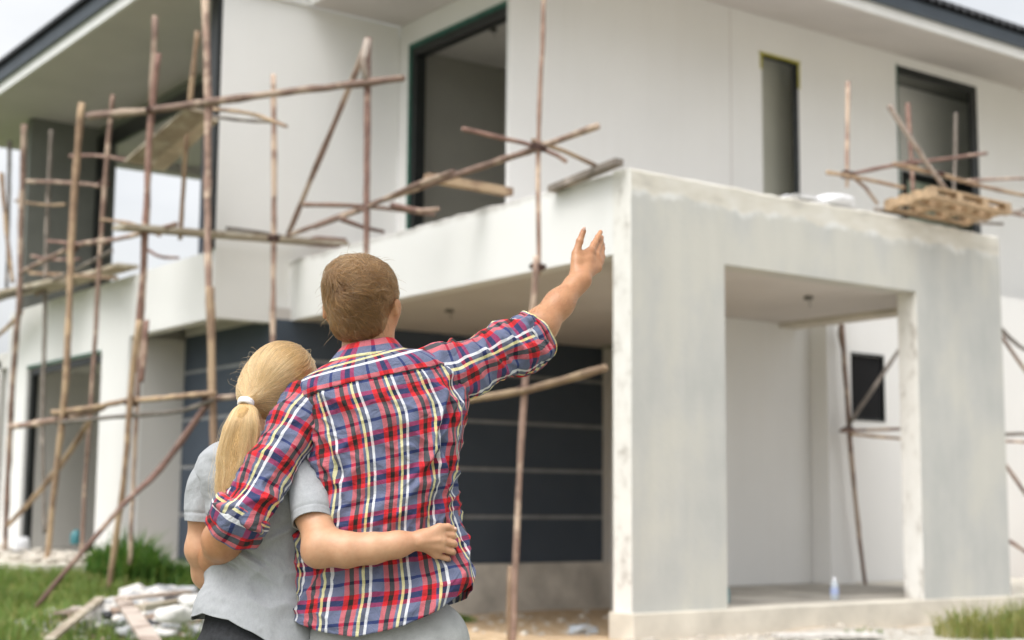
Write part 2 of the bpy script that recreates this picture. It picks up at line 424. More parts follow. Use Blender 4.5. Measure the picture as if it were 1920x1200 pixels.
# dark clad wall of the carport
zg = [0.268, 0.871, 1.494, 2.121, 2.753, 3.24]
mb = MB()
for k in range(5):
    z0, z1 = zg[k]+(0.022 if k else 0), zg[k+1]-(0.022 if k < 4 else 0)
    mb.box(-0.2, 4.93, 6.30, 6.40, z0, z1, 0)
    mb.box(-0.2, -0.1, 6.401, 8.94, z0, z1, 0)
    if k:
        mb.box(-0.192, 4.92, 6.308, 6.39, zg[k]-0.0215, zg[k]+0.0215, 1)
        mb.box(-0.192, -0.11, 6.401, 8.94, zg[k]-0.0215, zg[k]+0.0215, 1)
part('clad_wall', mb, [M['clad'], M['groove']], label='dark blue clad wall with pale grooves')
part('foundation_wall', MB().box(-0.23, 5.25, 6.27, 6.45, -0.8, 0.262).box(-0.23, -0.1, 6.46, 8.94, -0.8, 0.262), M['foundation'])
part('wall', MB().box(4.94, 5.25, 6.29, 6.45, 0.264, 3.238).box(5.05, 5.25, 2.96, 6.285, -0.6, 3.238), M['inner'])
# left block
w_ = holed('x', -0.98, -0.78, 6.605, 14.0, -0.3, 4.02, [(6.5, 8.95, -0.4, 3.2), (9.93, 13.06, 0.29, 3.06)])
part('wall', w_, M['white'], label='white wall of the left block with a tall door opening')
fr = MB().box(-0.93,-0.83, 9.931, 9.98, 0.30, 3.06).box(-0.93,-0.83, 12.93, 13.059, 0.30, 3.06).box(-0.93,-0.83, 9.981, 12.929, 2.96, 3.059)
dfr = part('door_frame', fr, M['frame'])
part('film_strip', MB().box(-0.99,-0.94, 9.95, 13.05, 3.062, 3.10), M['green_tape'], dfr)
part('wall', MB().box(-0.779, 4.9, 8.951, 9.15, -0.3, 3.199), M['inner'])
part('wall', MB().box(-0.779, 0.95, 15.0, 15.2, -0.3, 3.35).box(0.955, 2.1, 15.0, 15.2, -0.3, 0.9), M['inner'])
part('ground_floor_slab', MB().box(-0.779, 4.9, 9.16, 14.99, 0.1, 0.285), M['slabtop'])
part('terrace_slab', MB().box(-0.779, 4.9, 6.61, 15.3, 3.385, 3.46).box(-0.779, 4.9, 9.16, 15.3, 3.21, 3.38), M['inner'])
part('ground_terrace', MB().box(-2.36, -0.985, 8.0, 14.5, -0.2, 0.28), M['plinth'], bevel=0.015)
# upper storey walls
part('wall', MB().box(-0.98, 1.54, 6.40, 6.60, 3.202, 7.265), M['white'], label='upper wall at the inner corner of the balcony')
part('corner_post', MB().box(-1.04, -0.985, 6.40, 6.62, 4.03, 7.26), M['frame'])
part('wall', holed('x', 1.54, 1.74, 4.002, 6.395, 3.405, 7.265, [(3.9, 6.12, 3.3, 6.92)]), M['white'])
part('wall', holed('y', 3.94, 4.0, 1.54, 16.0, 3.405, 7.75, [(5.75, 6.47, 4.5, 7.12), (8.56, 10.46, 4.6, 7.49)]), M['white'], label='upper front wall with two window openings')
f1 = part('door_frame', MB().box(1.545,1.70,6.0,6.119,3.405,6.919).box(1.545,1.70,4.004,5.999,6.79,6.919), M['frame'], label='black frame of the tall balcony opening')
part('film_strip', MB().box(1.525,1.538,6.085,6.15,3.6,6.96).box(1.525,1.538,4.002,6.084,6.895,6.96), M['green_tape'], f1)
win = part('window', MB().box(6.385,6.469,3.95,3.99,4.5,7.119).box(5.751,6.384,3.96,3.99,7.07,7.119), M['frame'], label='narrow window opening with yellow tape')
part('tape', MB().box(5.70,6.50,3.928,3.938,7.10,7.132).box(5.72,5.752,3.928,3.938,6.9,7.099).box(6.455,6.485,3.928,3.938,6.75,7.099), M['yellow_tape'], win)
win2 = part('window', MB().box(10.30,10.459,3.95,4.0,4.6,7.489).box(8.561,10.299,3.95,4.0,7.37,7.489), M['frame'], label='wide window opening with black frame')
part('film_strip', MB().box(8.545,8.56,3.925,3.938,4.6,7.50), M['green_tape'], win2)
# upper rooms
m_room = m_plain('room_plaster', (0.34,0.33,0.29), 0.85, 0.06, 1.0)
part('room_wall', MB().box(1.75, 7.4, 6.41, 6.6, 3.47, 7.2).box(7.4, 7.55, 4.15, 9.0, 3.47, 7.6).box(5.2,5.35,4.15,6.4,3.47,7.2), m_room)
part('room_wall', MB().box(5.40, 7.2, 4.30, 4.40, 3.47, 7.3), m_plain('backing_plaster_olive', (0.46,0.455,0.385), 0.85, 0.06, 1.0))  # added wall, set close behind the narrow opening to catch skylight
part('room_wall', MB().box(8.2, 12.4, 4.85, 4.95, 3.47, 7.6), m_plain('backing_plaster_grey', (0.66,0.66,0.62), 0.85, 0.08, 1.0))  # partition added near the wide opening, painted pale to offset weak daylight
wp_ = part('window', MB().box(9.75, 12.39, 4.80, 4.845, 6.10, 6.22).box(9.75, 9.83, 4.80, 4.845, 3.5, 6.095), M['frame'], label='inner window seen through the wide opening')
part('pane', MB().box(9.831, 12.38, 4.815, 4.84, 3.5, 6.098), m_plain('greenish_glass', (0.34,0.40,0.31), 0.5, 0.2, 2.0), wp_)
part('room_wall', holed('x', 13.0, 13.15, 4.15, 9.0, 3.47, 7.74, [(5.0, 7.3, 4.9, 7.25)]), M['fin'])
w3 = part('window', MB().box(12.95,12.999,4.9,7.4,7.15,7.3).box(12.95,12.999,6.9,7.05,4.9,7.14), M['frame'])
part('room_wall', MB().box(7.56, 12.99, 8.8, 9.0, 3.47, 7.6), M['fin'])
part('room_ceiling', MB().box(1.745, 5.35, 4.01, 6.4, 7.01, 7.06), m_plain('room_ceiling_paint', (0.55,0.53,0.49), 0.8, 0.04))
part('room_ceiling', MB().box(7.56, 13.0, 4.145, 9.0, 7.62, 7.66), M['fin'])
part('room_floor', MB().box(1.6, 16.0, 4.15, 9.0, 3.36, 3.46), M['slabtop'])
M['lamp'] = m_plain('grey_lamp_holder', (0.12,0.115,0.105), 0.7, 0.1)
part('wall_joint', MB().box(5.155, 5.168, 3.936, 3.9398, 3.99, 7.6), M['soffit'])
# lamp points
def lamp_point(x, y, z):
    mb = MB().tube([(x,y,z),(x,y,z-0.035)], 0.05, 12)
    o = part('lamp_holder', mb, M['lamp'])
    part('wire', MB().tube([(x,y,z-0.035),(x+.02,y,z-0.07),(x+.04,y+.02,z-0.11)], 0.004, 5), M['frame'], o)
lamp_point(2.10, 5.06, 7.008); lamp_point(3.3, 0.95, 3.24); lamp_point(0.95, 4.26, 3.24)
# upper left terrace room
part('wall', holed('x', 0.36, 0.56, 6.605, 13.99, 3.462, 7.265, [(9.75, 13.9, 3.4, 7.05)]), M['fin'])
part('fin_wall', MB().box(-0.80, 0.66, 14.0, 14.2, 3.462, 7.268), M['fin'])
f2 = part('door_frame', MB().box(0.30,0.355,13.66,13.95,3.465,7.1).box(0.30,0.355,9.6,13.655,6.83,7.1), M['frame'])
part('sliding_panel', MB().box(0.30,0.355,7.8,9.75,3.465,6.55), M['bluepanel'], label='dark blue sliding door panel')
part('room_ceiling', MB().box(0.565, 5.0, 6.61, 15.3, 7.1, 7.2).box(0.565, 5.0, 15.0, 15.3, 6.95, 7.09), M['soffit'])
# soffits, eaves, roof
part('soffit', MB().box(-1.64, 0.9, 6.605, 16.4, 7.27, 7.3), M['soffit'])
part('soffit', MB().box(0.2, 1.56, 2.24, 6.40, 7.27, 7.3), M['soffit'])
mb = MB().add([(0.2,2.24,7.27),(16,2.24,7.27),(16,3.95,7.64),(0.2,3.95,7.64),(0.2,2.24,7.30),(16,2.24,7.30),(16,3.95,7.67),(0.2,3.95,7.67)],
              [(0,3,2,1),(4,5,6,7),(0,1,5,4),(1,2,6,5),(2,3,7,6),(3,0,4,7)])
part('soffit', mb, M['soffit'])
part('eave_trim', MB().box(-1.69,-1.645,6.35,16.4,7.25,7.44).box(0.155,0.195,2.2,6.34,7.25,7.42).box(0.16,16,2.195,2.235,7.25,7.40).box(-1.64,0.19,6.345,6.395,7.25,7.40), M['trim'])
part('fascia', MB().box(-1.75,-1.70,6.28,16.4,7.41,7.60).box(0.09,0.15,2.14,6.30,7.41,7.60).box(0.09,16,2.12,2.185,7.38,7.55).box(-1.69,0.085,6.28,6.34,7.41,7.60), M['fascia'])
def roof(fn, na, nb):
    mb = MB()
    for i in range(na+1):
        for j in range(nb+1):
            mb.v.append(fn(i/na, j/nb, 0))
    for i in range(na+1):
        for j in range(nb+1):
            p = fn(i/na, j/nb, -0.045); mb.v.append(p)
    K = (na+1)*(nb+1)
    for i in range(na):
        for j in range(nb):
            a = i*(nb+1)+j
            mb.f.append((a, a+nb+1, a+nb+2, a+1)); mb.f.append((K+a, K+a+1, K+a+nb+2, K+a+nb+1))
        a = i*(nb+1); mb.f.append((a, K+a, K+a+nb+1, a+nb+1))
    mb.mi = [0]*len(mb.f)
    return mb
wav = lambda t: 0.055*abs(math.sin(t*math.pi/0.17))
def fr1(a, b_, dz):   # right roof
    x = 0.0+16.0*a; d = 8.0*b_
    return (x, 2.06+d*0.88, 7.60+d*0.47+wav(x)+dz+0.03*(b_*24 % 1.0))
def fr2(a, b_, dz):   # left roof
    y = 6.22+10.3*a; d = 8.0*b_
    return (-1.82+d*0.88, y, 7.64+d*0.47+wav(y)+dz+0.03*(b_*24 % 1.0))
ro = part('roof', roof(fr1, 640, 24), M['tile'], label='dark tiled roof over the right part')
ro = part('roof', roof(fr2, 420, 24), M['tile'], label='dark tiled roof over the left block')
# ------------------------------------------------------------------ scaffolding (each lashed frame is one thing)
def lash(S, p, r=0.05):
    mb = MB()
    for k in range(5):
        a = random.uniform(0, 6.28); tilt = random.uniform(-0.5, 0.5)
        ring = []
        e1 = Vector((math.cos(a), math.sin(a), tilt)).normalized(); e2 = e1.cross(Vector((random.uniform(-.4,.4), random.uniform(-.4,.4), 1))).normalized()
        for i in range(13):
            t = 2*math.pi*i/12
            ring.append(Vector(p)+(e1*math.cos(t)+e2*math.sin(t))*r*random.uniform(0.9, 1.1))
        mb.tube(ring, r*0.18, 5)
    mb.build('rope_lashing', M['rope'], S, smooth=True)
def pole(S, spec, m='bark', name='pole', **kw):
    pts, r = spec
    mb = MB().tube(pts, r, 9, jit=0.13, step=0.17, taper=kw.get('taper', (1.1, 0.9)), bow=kw.get('bow', 0.05))
    o = mb.build(name, M[m], S, smooth=True)
    if kw.get('label'): o['label'] = kw['label']
    return o

SA = empty('pole_scaffold', (-1.0, 2.0, 0), 0, 'thin rough pole scaffold tied along the balcony beam, right behind the couple', 'scaffold')
SA_base = tuple(SA.location); SA.location = (0, 0, 0)
pole(SA, ([(-1.000,-0.042,5.707),(-1.000,-0.018,5.007),(-1.000,0.039,3.975),(-1.000,0.015,2.925)],0.0208), 'bark')
pole(SA, ([(-1.040,0.000,3.076),(-1.040,0.033,2.721),(-1.040,0.137,2.106),(-1.040,0.203,1.444),(-1.040,0.259,0.569),(-1.040,0.293,-0.231)],0.0253), 'bark', label='thick uneven upright pole carrying the thinner one')
pole(SA, ([(-1.000,0.387,0.511),(-1.000,0.399,-0.212)],0.0213), 'bark_tan', name='stake')
pole(SA, ([(-0.930,-0.665,4.067),(-0.930,0.124,4.044),(-0.930,1.420,4.025),(-0.930,2.948,3.997),(-0.930,4.651,3.934)],0.0277), 'bark')
pole(SA, ([(-1.060,1.227,4.012),(-1.060,1.965,3.991),(-1.060,2.727,3.929),(-1.060,3.809,3.887)],0.0249), 'bark')
pole(SA, ([(-1.647,0.220,4.107),(-0.857,0.220,4.074),(-0.552,0.220,3.992)],0.0202), 'bark_red')
pole(SA, ([(-0.828,0.350,4.166),(-0.462,0.350,4.122),(-0.045,0.350,4.028)],0.0209), 'bark_tan')
pole(SA, ([(-1.060,2.796,5.665),(-1.060,2.787,5.177),(-1.060,2.767,4.410),(-1.060,2.738,3.439),(-1.060,2.710,1.969),(-1.060,2.689,0.213)],0.0311), 'bark_red')
pole(SA, ([(-1.100,2.738,5.631),(-1.100,2.732,5.212)],0.0374), 'bark_pale', label='short bare pole end tied to the upright')
pole(SA, ([(-0.900,3.129,5.669),(-0.900,3.589,5.161),(-0.900,4.709,3.958)],0.0314), 'bark')
pole(SA, ([(-1.677,2.900,3.899),(-0.958,2.900,3.975),(-0.161,2.900,3.988)],0.0217), 'bark')
pole(SA, ([(-1.203,3.000,3.830),(-0.705,3.000,3.760)],0.0218), 'bark_red')
pole(SA, ([(-1.000,4.984,5.819),(-1.000,4.897,4.819),(-1.000,4.854,3.907),(-1.000,4.806,2.718),(-1.000,4.790,1.845),(-1.000,4.766,0.279)],0.0303), 'bark')
pole(SA, ([(-0.700,2.864,4.019),(-0.700,2.315,3.871),(-0.700,2.012,3.839)],0.0252), 'bark_red')
SA2 = pole(SA, ([(-1.080,-0.938,2.075),(-1.080,-0.442,2.013),(-1.080,0.089,1.959),(-1.080,0.700,1.935),(-1.080,1.579,1.886)],0.0296), 'bark_tan', label='pale short rail tied across the upright')
for p in ((-1.000,0.032,4.016), (-1.000,2.829,3.964), (-1.000,4.855,3.925), (-1.030,0.156,1.974), (-1.000,0.037,2.995)): lash(SA, p, 0.06)

SB = empty('pole_scaffold', (-2.0, 8.0, 0), 0, 'tall tangled pole scaffold in front of the left block and its upper terrace', 'scaffold')
SB_base = tuple(SB.location); SB.location = (0, 0, 0)
pole(SB, ([(-2.050,5.892,6.530),(-2.050,5.889,6.027),(-2.050,5.917,5.535)],0.0337), 'bark')
pole(SB, ([(-2.100,5.633,6.016),(-2.100,5.738,5.548),(-2.100,5.803,4.826),(-2.100,5.851,3.502),(-2.100,5.985,2.440)],0.0331), 'bark_red')
pole(SB, ([(-2.120,5.814,3.019),(-2.120,5.984,2.321),(-2.120,6.087,1.264),(-2.120,6.402,0.019)],0.0349), 'bark_tan')
pole(SB, ([(-1.700,6.746,5.452),(-1.700,6.759,4.291),(-1.700,6.814,2.772),(-1.700,6.837,1.898),(-1.700,6.862,0.312)],0.0278), 'bark')
pole(SB, ([(-1.750,6.522,3.118),(-1.750,6.576,2.564),(-1.750,6.624,2.412)],0.0297), 'bark_red')
pole(SB, ([(-1.900,4.918,6.721),(-1.900,4.826,6.093),(-1.900,4.709,5.293),(-1.900,4.651,4.408),(-1.900,4.578,3.651),(-1.900,4.458,2.793)],0.0400), 'bark')
pole(SB, ([(-1.950,4.384,3.227),(-1.950,4.275,2.333),(-1.950,4.189,1.721),(-1.950,4.037,0.405)],0.0401), 'bark_tan')
pole(SB, ([(-1.600,5.719,6.400),(-1.600,5.909,5.359),(-1.600,5.997,4.001)],0.0294), 'bark_tan')
pole(SB, ([(-2.000,8.308,6.052),(-2.000,8.397,5.259),(-2.000,8.446,4.304),(-2.000,8.415,2.612),(-2.000,8.620,1.291),(-2.000,8.832,0.155)],0.0397), 'bark_tan', label='light straight upright pole')
pole(SB, ([(-1.500,8.555,6.300),(-1.500,8.683,5.455),(-1.500,8.783,4.058),(-1.500,8.843,2.671),(-1.500,8.941,1.303),(-1.500,8.971,0.321)],0.0281), 'bark')
pole(SB, ([(-1.600,11.815,6.562),(-1.600,11.754,5.218),(-1.600,11.654,3.943),(-1.600,11.771,2.555),(-1.600,11.728,0.198)],0.0430), 'bark')
pole(SB, ([(-1.300,11.515,6.468),(-1.300,11.502,5.057),(-1.300,11.392,3.630),(-1.300,11.263,2.086),(-1.300,10.960,0.587)],0.0313), 'bark_grey')
pole(SB, ([(-1.200,13.798,6.776),(-1.200,13.659,5.568),(-1.200,13.570,4.359)],0.0282), 'bark_grey')
pole(SB, ([(-1.400,13.463,6.145),(-1.400,13.073,5.199),(-1.400,12.625,4.312)],0.0335), 'bark_tan')
pole(SB, ([(-1.400,12.313,5.823),(-1.400,9.024,5.180)],0.0280), 'bark')
pole(SB, ([(-1.400,12.674,5.587),(-1.400,10.477,5.164)],0.0231), 'bark_tan')
pole(SB, ([(-1.500,10.065,5.768),(-1.500,7.978,5.316)],0.0235), 'bark_red')
pole(SB, ([(-1.900,10.719,4.173),(-1.900,8.602,4.255),(-1.900,6.950,4.128),(-1.900,5.435,4.066)],0.0293), 'bark')
pole(SB, ([(-1.500,13.140,4.065),(-1.500,10.308,4.103),(-1.500,8.357,4.210)],0.0248), 'bark_grey')
pole(SB, ([(-1.600,8.512,4.624),(-1.600,6.587,4.136)],0.0219), 'bark_tan')
pole(SB, ([(-1.550,11.332,4.533),(-1.550,9.364,4.227)],0.0219), 'bark_red')
pole(SB, ([(-1.400,11.121,4.738),(-1.400,8.725,4.377)],0.0216), 'bark_red')
pole(SB, ([(-1.300,11.822,4.052),(-1.300,10.850,4.227)],0.0257), 'bark')
pole(SB, ([(-1.400,7.380,4.088),(-1.400,6.487,3.884)],0.0190), 'bark_red')
pole(SB, ([(-2.300,7.222,5.597),(-2.100,5.676,5.375),(-1.900,4.573,5.263),(-1.400,3.600,5.247),(-0.950,2.291,5.153)],0.0425), 'bark', label='long thick crosswise pole near the eaves')
pole(SB, ([(-1.900,10.842,2.039),(-1.900,8.894,2.065),(-1.900,7.349,2.138)],0.0429), 'bark')
pole(SB, ([(-1.950,8.959,2.147),(-1.950,7.652,2.144),(-1.950,6.329,2.182)],0.0332), 'bark_tan')
pole(SB, ([(-2.050,6.264,2.150),(-2.050,5.195,2.127),(-2.050,3.980,2.109)],0.0294), 'bark_tan')
pole(SB, ([(-2.000,8.602,2.008),(-2.000,6.263,1.990),(-2.000,5.018,1.973),(-2.000,4.108,2.049)],0.0263), 'bark_grey')
pole(SB, ([(-1.900,4.453,2.083),(-1.900,3.592,2.068),(-1.900,3.133,2.042)],0.0274), 'bark')
pole(SB, ([(-1.950,4.316,2.051),(-2.300,4.674,1.355),(-2.700,4.626,0.985),(-3.400,5.010,-0.021)],0.0298), 'bark_red', label='long slanting brace footed in the grass')
pole(SB, ([(-1.700,8.342,2.023),(-1.700,9.572,1.376),(-1.700,11.326,0.692)],0.0365), 'bark_tan')
pole(SB, ([(-1.300,12.466,3.857),(-1.300,13.972,3.541)],0.0305), 'bark_tan')
pole(SB, ([(-0.982,6.100,4.227),(-0.355,6.100,4.224),(0.006,6.100,4.187)],0.0213), 'bark_grey')
pole(SB, ([(-1.600,5.226,5.368),(-1.600,4.287,5.118),(-1.600,3.463,4.808)],0.0210), 'bark_tan')
pole(SB, ([(-1.500,5.582,5.381),(-1.500,4.617,5.129),(-1.500,3.862,4.953)],0.0193), 'bark_grey')
for p in ((-2.100,5.738,5.394), (-1.900,4.707,5.275), (-1.950,4.318,2.073), (-2.050,6.153,2.126), (-2.000,5.938,4.069), (-1.950,8.555,4.222), (-1.450,8.874,5.176), (-1.950,8.520,2.054)): lash(SB, p, 0.07)

SC = empty('pole_scaffold', (3.5, 0.0, 4.0), 0, 'short pole scaffold standing on the porch roof below the upper windows', 'scaffold')
SC_base = tuple(SC.location); SC.location = (0, 0, 0)
pole(SC, ([(3.029,0.120,5.336),(3.002,0.120,4.736),(2.978,0.120,4.225)],0.0210), 'bark')
pole(SC, ([(2.609,0.050,4.319),(3.158,0.050,4.331),(3.782,0.050,4.323)],0.0200), 'bark_tan')
pole(SC, ([(3.108,0.200,4.390),(3.507,0.200,4.508),(4.024,0.200,4.646),(4.655,0.200,4.786),(5.415,0.200,4.966)],0.0210), 'bark_red')
pole(SC, ([(3.692,0.100,4.568),(4.424,0.100,4.570),(5.207,0.100,4.538),(6.140,0.100,4.542)],0.0236), 'bark_tan')
pole(SC, ([(5.192,0.400,4.648),(5.879,0.400,4.769),(6.601,0.400,4.883)],0.0181), 'bark')
pole(SC, ([(3.577,0.050,5.163),(4.015,0.050,4.766),(4.546,0.050,4.334)],0.0270), 'bark_pale', label='pale slanting pole leaning over the pallet')
pole(SC, ([(4.574,0.600,5.485),(4.601,0.600,5.023),(4.631,0.600,4.413)],0.0240), 'bark_red')
pole(SC, ([(5.826,0.900,5.644),(5.789,0.900,5.074),(5.738,0.900,4.622)],0.0208), 'bark_grey')
pole(SC, ([(3.039,0.100,4.351),(3.415,0.100,4.114)],0.0181), 'bark')
pole(SC, ([(5.195,-0.000,4.234),(5.986,0.000,4.419)],0.0197), 'bark_grey')
pole(SC, ([(5.337,0.100,4.292),(6.126,0.100,4.306)],0.0199), 'bark')
pole(SC, ([(3.432,0.150,4.069),(4.467,0.150,4.085),(5.594,0.150,4.175)],0.0190), 'bark_grey')
for p in ((2.967,0.100,4.352), (4.239,0.300,4.697), (4.424,0.100,4.570)): lash(SC, p, 0.06)

SD = empty('timber_prop', (5.6, 2.3, 0.12), 0, 'dark bent pole prop with a brace standing inside the porch', 'prop')
SD_base = tuple(SD.location); SD.location = (0, 0, 0)
pole(SD, ([(5.364,2.300,3.236),(5.392,2.300,2.899),(5.427,2.300,2.448),(5.474,2.300,1.806),(5.578,2.300,0.850),(5.688,2.300,0.114)],0.0286), 'bark', bow=0.02)
pole(SD, ([(5.432,2.360,3.221),(5.453,2.360,2.941)],0.0361), 'bark_grey', name='prop_head')
pole(SD, ([(5.346,2.200,2.021),(5.826,2.200,2.496),(6.422,2.200,3.110)],0.0241), 'bark_grey', name='brace')
pole(SD, ([(5.192,2.200,1.933),(5.808,2.200,1.969),(6.471,2.200,2.007)],0.0216), 'bark', name='rail')
pole(SD, ([(5.322,2.150,1.898),(6.403,2.150,1.871)],0.0192), 'bark_tan', name='rail')
lash(SD, (5.383,2.250,1.955), 0.06)

SE = empty('pole_scaffold', (6.5, 0.8, 0), 0, 'pole scaffold beside the right end of the porch, cut off by the picture edge', 'scaffold')
SE_base = tuple(SE.location); SE.location = (0, 0, 0)
for pt in (([(6.393,0.900,3.261),(7.318,0.900,2.842)],0.0236), ([(6.649,1.000,3.125),(7.546,1.000,2.367)],0.0215), ([(6.421,0.900,1.887),(7.478,0.900,1.925)],0.0211), ([(6.556,1.000,1.814),(7.619,1.000,1.784)],0.0189), ([(6.458,0.900,1.640),(7.304,0.900,0.900)],0.0210), ([(6.457,0.900,0.697),(7.260,0.900,0.204)],0.0208), ([(7.555,0.900,3.993),(7.336,0.900,0.052)],0.0287)):
    pole(SE, pt, random.choice(['bark', 'bark_red', 'bark_grey']))

for S_, b0 in ((SA, SA_base), (SB, SB_base), (SC, SC_base), (SD, SD_base), (SE, SE_base)):
    S_.location = b0
    for ch in S_.children: ch.location = (-b0[0], -b0[1], -b0[2])
# loose boards lying on the scaffolds
def board(name, a, b_, wd, th, m, label, cat='plank', roll=0.0, group=None, up=(0,0,1)):
    a, b_ = Vector(a), Vector(b_)
    c = (a+b_)/2
    o = MB().plank(a-c, b_-c, wd, th, roll=roll, up=up).build(name, M[m], bevel=0.004)
    o.location = c
    return tag(o, label, cat, group)
board('scaffold_plank', (-2.433,5.750,4.019), (0.662,6.250,4.236), 0.26, 0.055, 'board', 'long weathered plank laid across the scaffold below the white upper wall')
board('scaffold_plank', (0.206,6.200,4.224), (0.647,6.250,4.255), 0.22, 0.10, 'bark_red', 'short reddish plank end stacked on the long plank near the wall')
board('scaffold_plank', (-1.850,5.061,5.278), (-1.850,6.790,5.009), 0.30, 0.04, 'board', 'wide pale scaffold board seen from below under the eaves, left one')
board('scaffold_plank', (-1.500,5.552,5.350), (-1.500,7.038,5.041), 0.22, 0.04, 'board', 'narrower scaffold board beside the wide one under the eaves')
board('scaffold_plank', (-0.718,2.200,4.179), (0.294,2.200,4.167), 0.11, 0.08, 'bark_tan', 'thick peeled batten sticking out from the tall black framed doorway')
board('scaffold_plank', (-0.060,1.065,3.957), (-0.100,0.043,4.026), 0.10, 0.06, 'bark_grey', 'dark grey batten lying on the corner of the balcony beam')
board('scaffold_plank', (-1.450,13.864,4.199), (-1.350,10.517,4.083), 0.35, 0.06, 'board', 'brown plank at the far left level with the terrace edge')
board('scaffold_plank', (-1.250,12.216,4.424), (-1.250,8.876,3.947), 0.10, 0.05, 'bark_tan', 'thin tan batten between the left uprights at terrace height')
board('scaffold_plank', (-1.150,12.236,4.161), (-1.100,8.813,4.117), 0.30, 0.05, 'board', 'broad brown plank running along the white terrace edge')

M['pallet_pale'] = m_plain('pallet_pale_timber', (0.44,0.31,0.19), 0.8, 0.3, 5, 0.2, stretch=(0.4,3,3))
# pallet cantilevered above the porch beam
T = empty('wooden_pallet', (3.55, 0.12, 4.06), R(1.5), 'light wooden pallet lying on poles above the right end of the porch beam', 'pallet')
T.rotation_euler = (R(-5), 0, R(1.5))
def pl(name, x0, x1, y0, y1, z0, z1):
    MB().box(x0,x1,y0,y1,z0,z1).build(name, M['pallet_pale'], T)
Lp, Wp = 1.36, 0.62
for k in range(4):
    y0 = -Wp+0.02+k*0.165
    pl('deck_board', 0, Lp, y0, y0+0.09, 0.098, 0.116)
for k in range(3):
    y0 = -Wp+0.02+k*0.25
    pl('bottom_board', 0, Lp, y0, y0+0.09, 0.0, 0.018)
for x0 in (0.0, 0.42, 0.86, Lp-0.09):
    pl('stringer', x0, x0+0.09, -Wp+0.021, 0.0, 0.0185, 0.0975)
# cement sack and sheet on the beam
def blob(name, c, s, m, label, cat, seed=0, rz=0.0, sub=3, amp=0.18, parent=None, group=None, pw=0.65):
    rr = random.Random(seed); mb = MB(); nu, nv = 10*sub//2, 6*sub//2
    ph = [rr.uniform(0, 6.28) for _ in range(6)]
    for j in range(nv+1):
        th = math.pi*j/nv
        for i in range(nu):
            a = 2*math.pi*i/nu
            f = 1+amp*(math.sin(2*a+ph[0])*math.sin(th*2+ph[1])+0.6*math.sin(3*a+ph[2]+th*3)+0.5*math.sin(5*a+ph[3])*math.sin(4*th+ph[4]))*math.sin(th)
            sg = lambda q: math.copysign(abs(q)**pw, q)
            mb.v.append((sg(math.cos(a))*sg(math.sin(th))*s[0]*f, sg(math.sin(a))*sg(math.sin(th))*s[1]*f, (sg(math.cos(th))*f)*s[2]))
    for j in range(nv):
        for i in range(nu):
            mb.f.append((j*nu+i, (j+1)*nu+i, (j+1)*nu+(i+1)%nu, j*nu+(i+1)%nu)); mb.mi.append(0)
    o = mb.build(name, M[m], parent, smooth=True)
    o.location = c; o.rotation_euler = (0, 0, rz)
    if label: tag(o, label, cat, group)
    return o
blob('cement_sack', (2.82, 0.13, 4.06), (0.25, 0.12, 0.065), 'plastic_white', 'white filled sack slumped on the porch beam beside the short scaffold', 'sack', 3, 0.05)
blob('plastic_sheet', (2.30, 0.14, 4.03), (0.2, 0.1, 0.022), 'plastic_white', 'crumpled white plastic sheet on the porch beam under the narrow window', 'plastic sheet', 5, 0.0, amp=0.3)
# bottle on the porch floor
def lathe(mb, c, prof, n=16, m=0):
    b = len(mb.v)
    for r_, z in prof:
        for k in range(n):
            t = 2*math.pi*k/n; mb.v.append((c[0]+r_*math.cos(t), c[1]+r_*math.sin(t), c[2]+z))
    for i in range(len(prof)-1):
        for k in range(n):
            mb.f.append((b+i*n+k, b+i*n+(k+1)%n, b+(i+1)*n+(k+1)%n, b+(i+1)*n+k)); mb.mi.append(m)
    return mb
m_pet, nt, b_ = mat('clear_plastic'); b_.inputs['Base Color'].default_value = (0.75,0.82,0.9,1); b_.inputs['Roughness'].default_value = 0.12
b_.inputs['Transmission Weight'].default_value = 0.55
M['pet'] = m_pet
M['blue_label'] = m_plain('blue_label', (0.34,0.40,0.60), 0.4, 0.15, 20)
M['teal'] = m_plain('teal_plastic', (0.06,0.22,0.25), 0.4, 0.15, 10)
M['cap'] = m_plain('white_cap', (0.8,0.8,0.82), 0.4, 0.05)
Bt = empty('water_bottle', (2.95, 0.36, 0.1215), 0, 'small clear water bottle with pale blue label on the edge of the porch floor', 'bottle')
lathe(MB(), (0,0,0), [(0.001,0),(0.036,0.0),(0.04,0.01),(0.04,0.13),(0.036,0.15),(0.018,0.185),(0.014,0.19),(0.014,0.205)]).build('bottle_body', M['pet'], Bt, smooth=True)
lathe(MB(), (0,0,0), [(0.0415,0.05),(0.0415,0.12)]).build('paper_label', M['blue_label'], Bt, smooth=True)
lathe(MB(), (0,0,0), [(0.017,0.195),(0.017,0.218),(0.001,0.22)]).build('bottle_cap', M['cap'], Bt, smooth=True)
Bt2 = empty('drinks_bottle', (1.60, 0.50, 0.1215), 0, 'teal drinks bottle on the porch floor beside the left porch pillar', 'bottle')
lathe(MB(), (0,0,0), [(0.001,0),(0.032,0),(0.035,0.01),(0.035,0.12),(0.02,0.15),(0.014,0.16)]).build('bottle_body', M['teal'], Bt2, smooth=True)
lathe(MB(), (0,0,0), [(0.016,0.15),(0.016,0.175),(0.001,0.177)]).build('bottle_cap', M['cap'], Bt2, smooth=True)
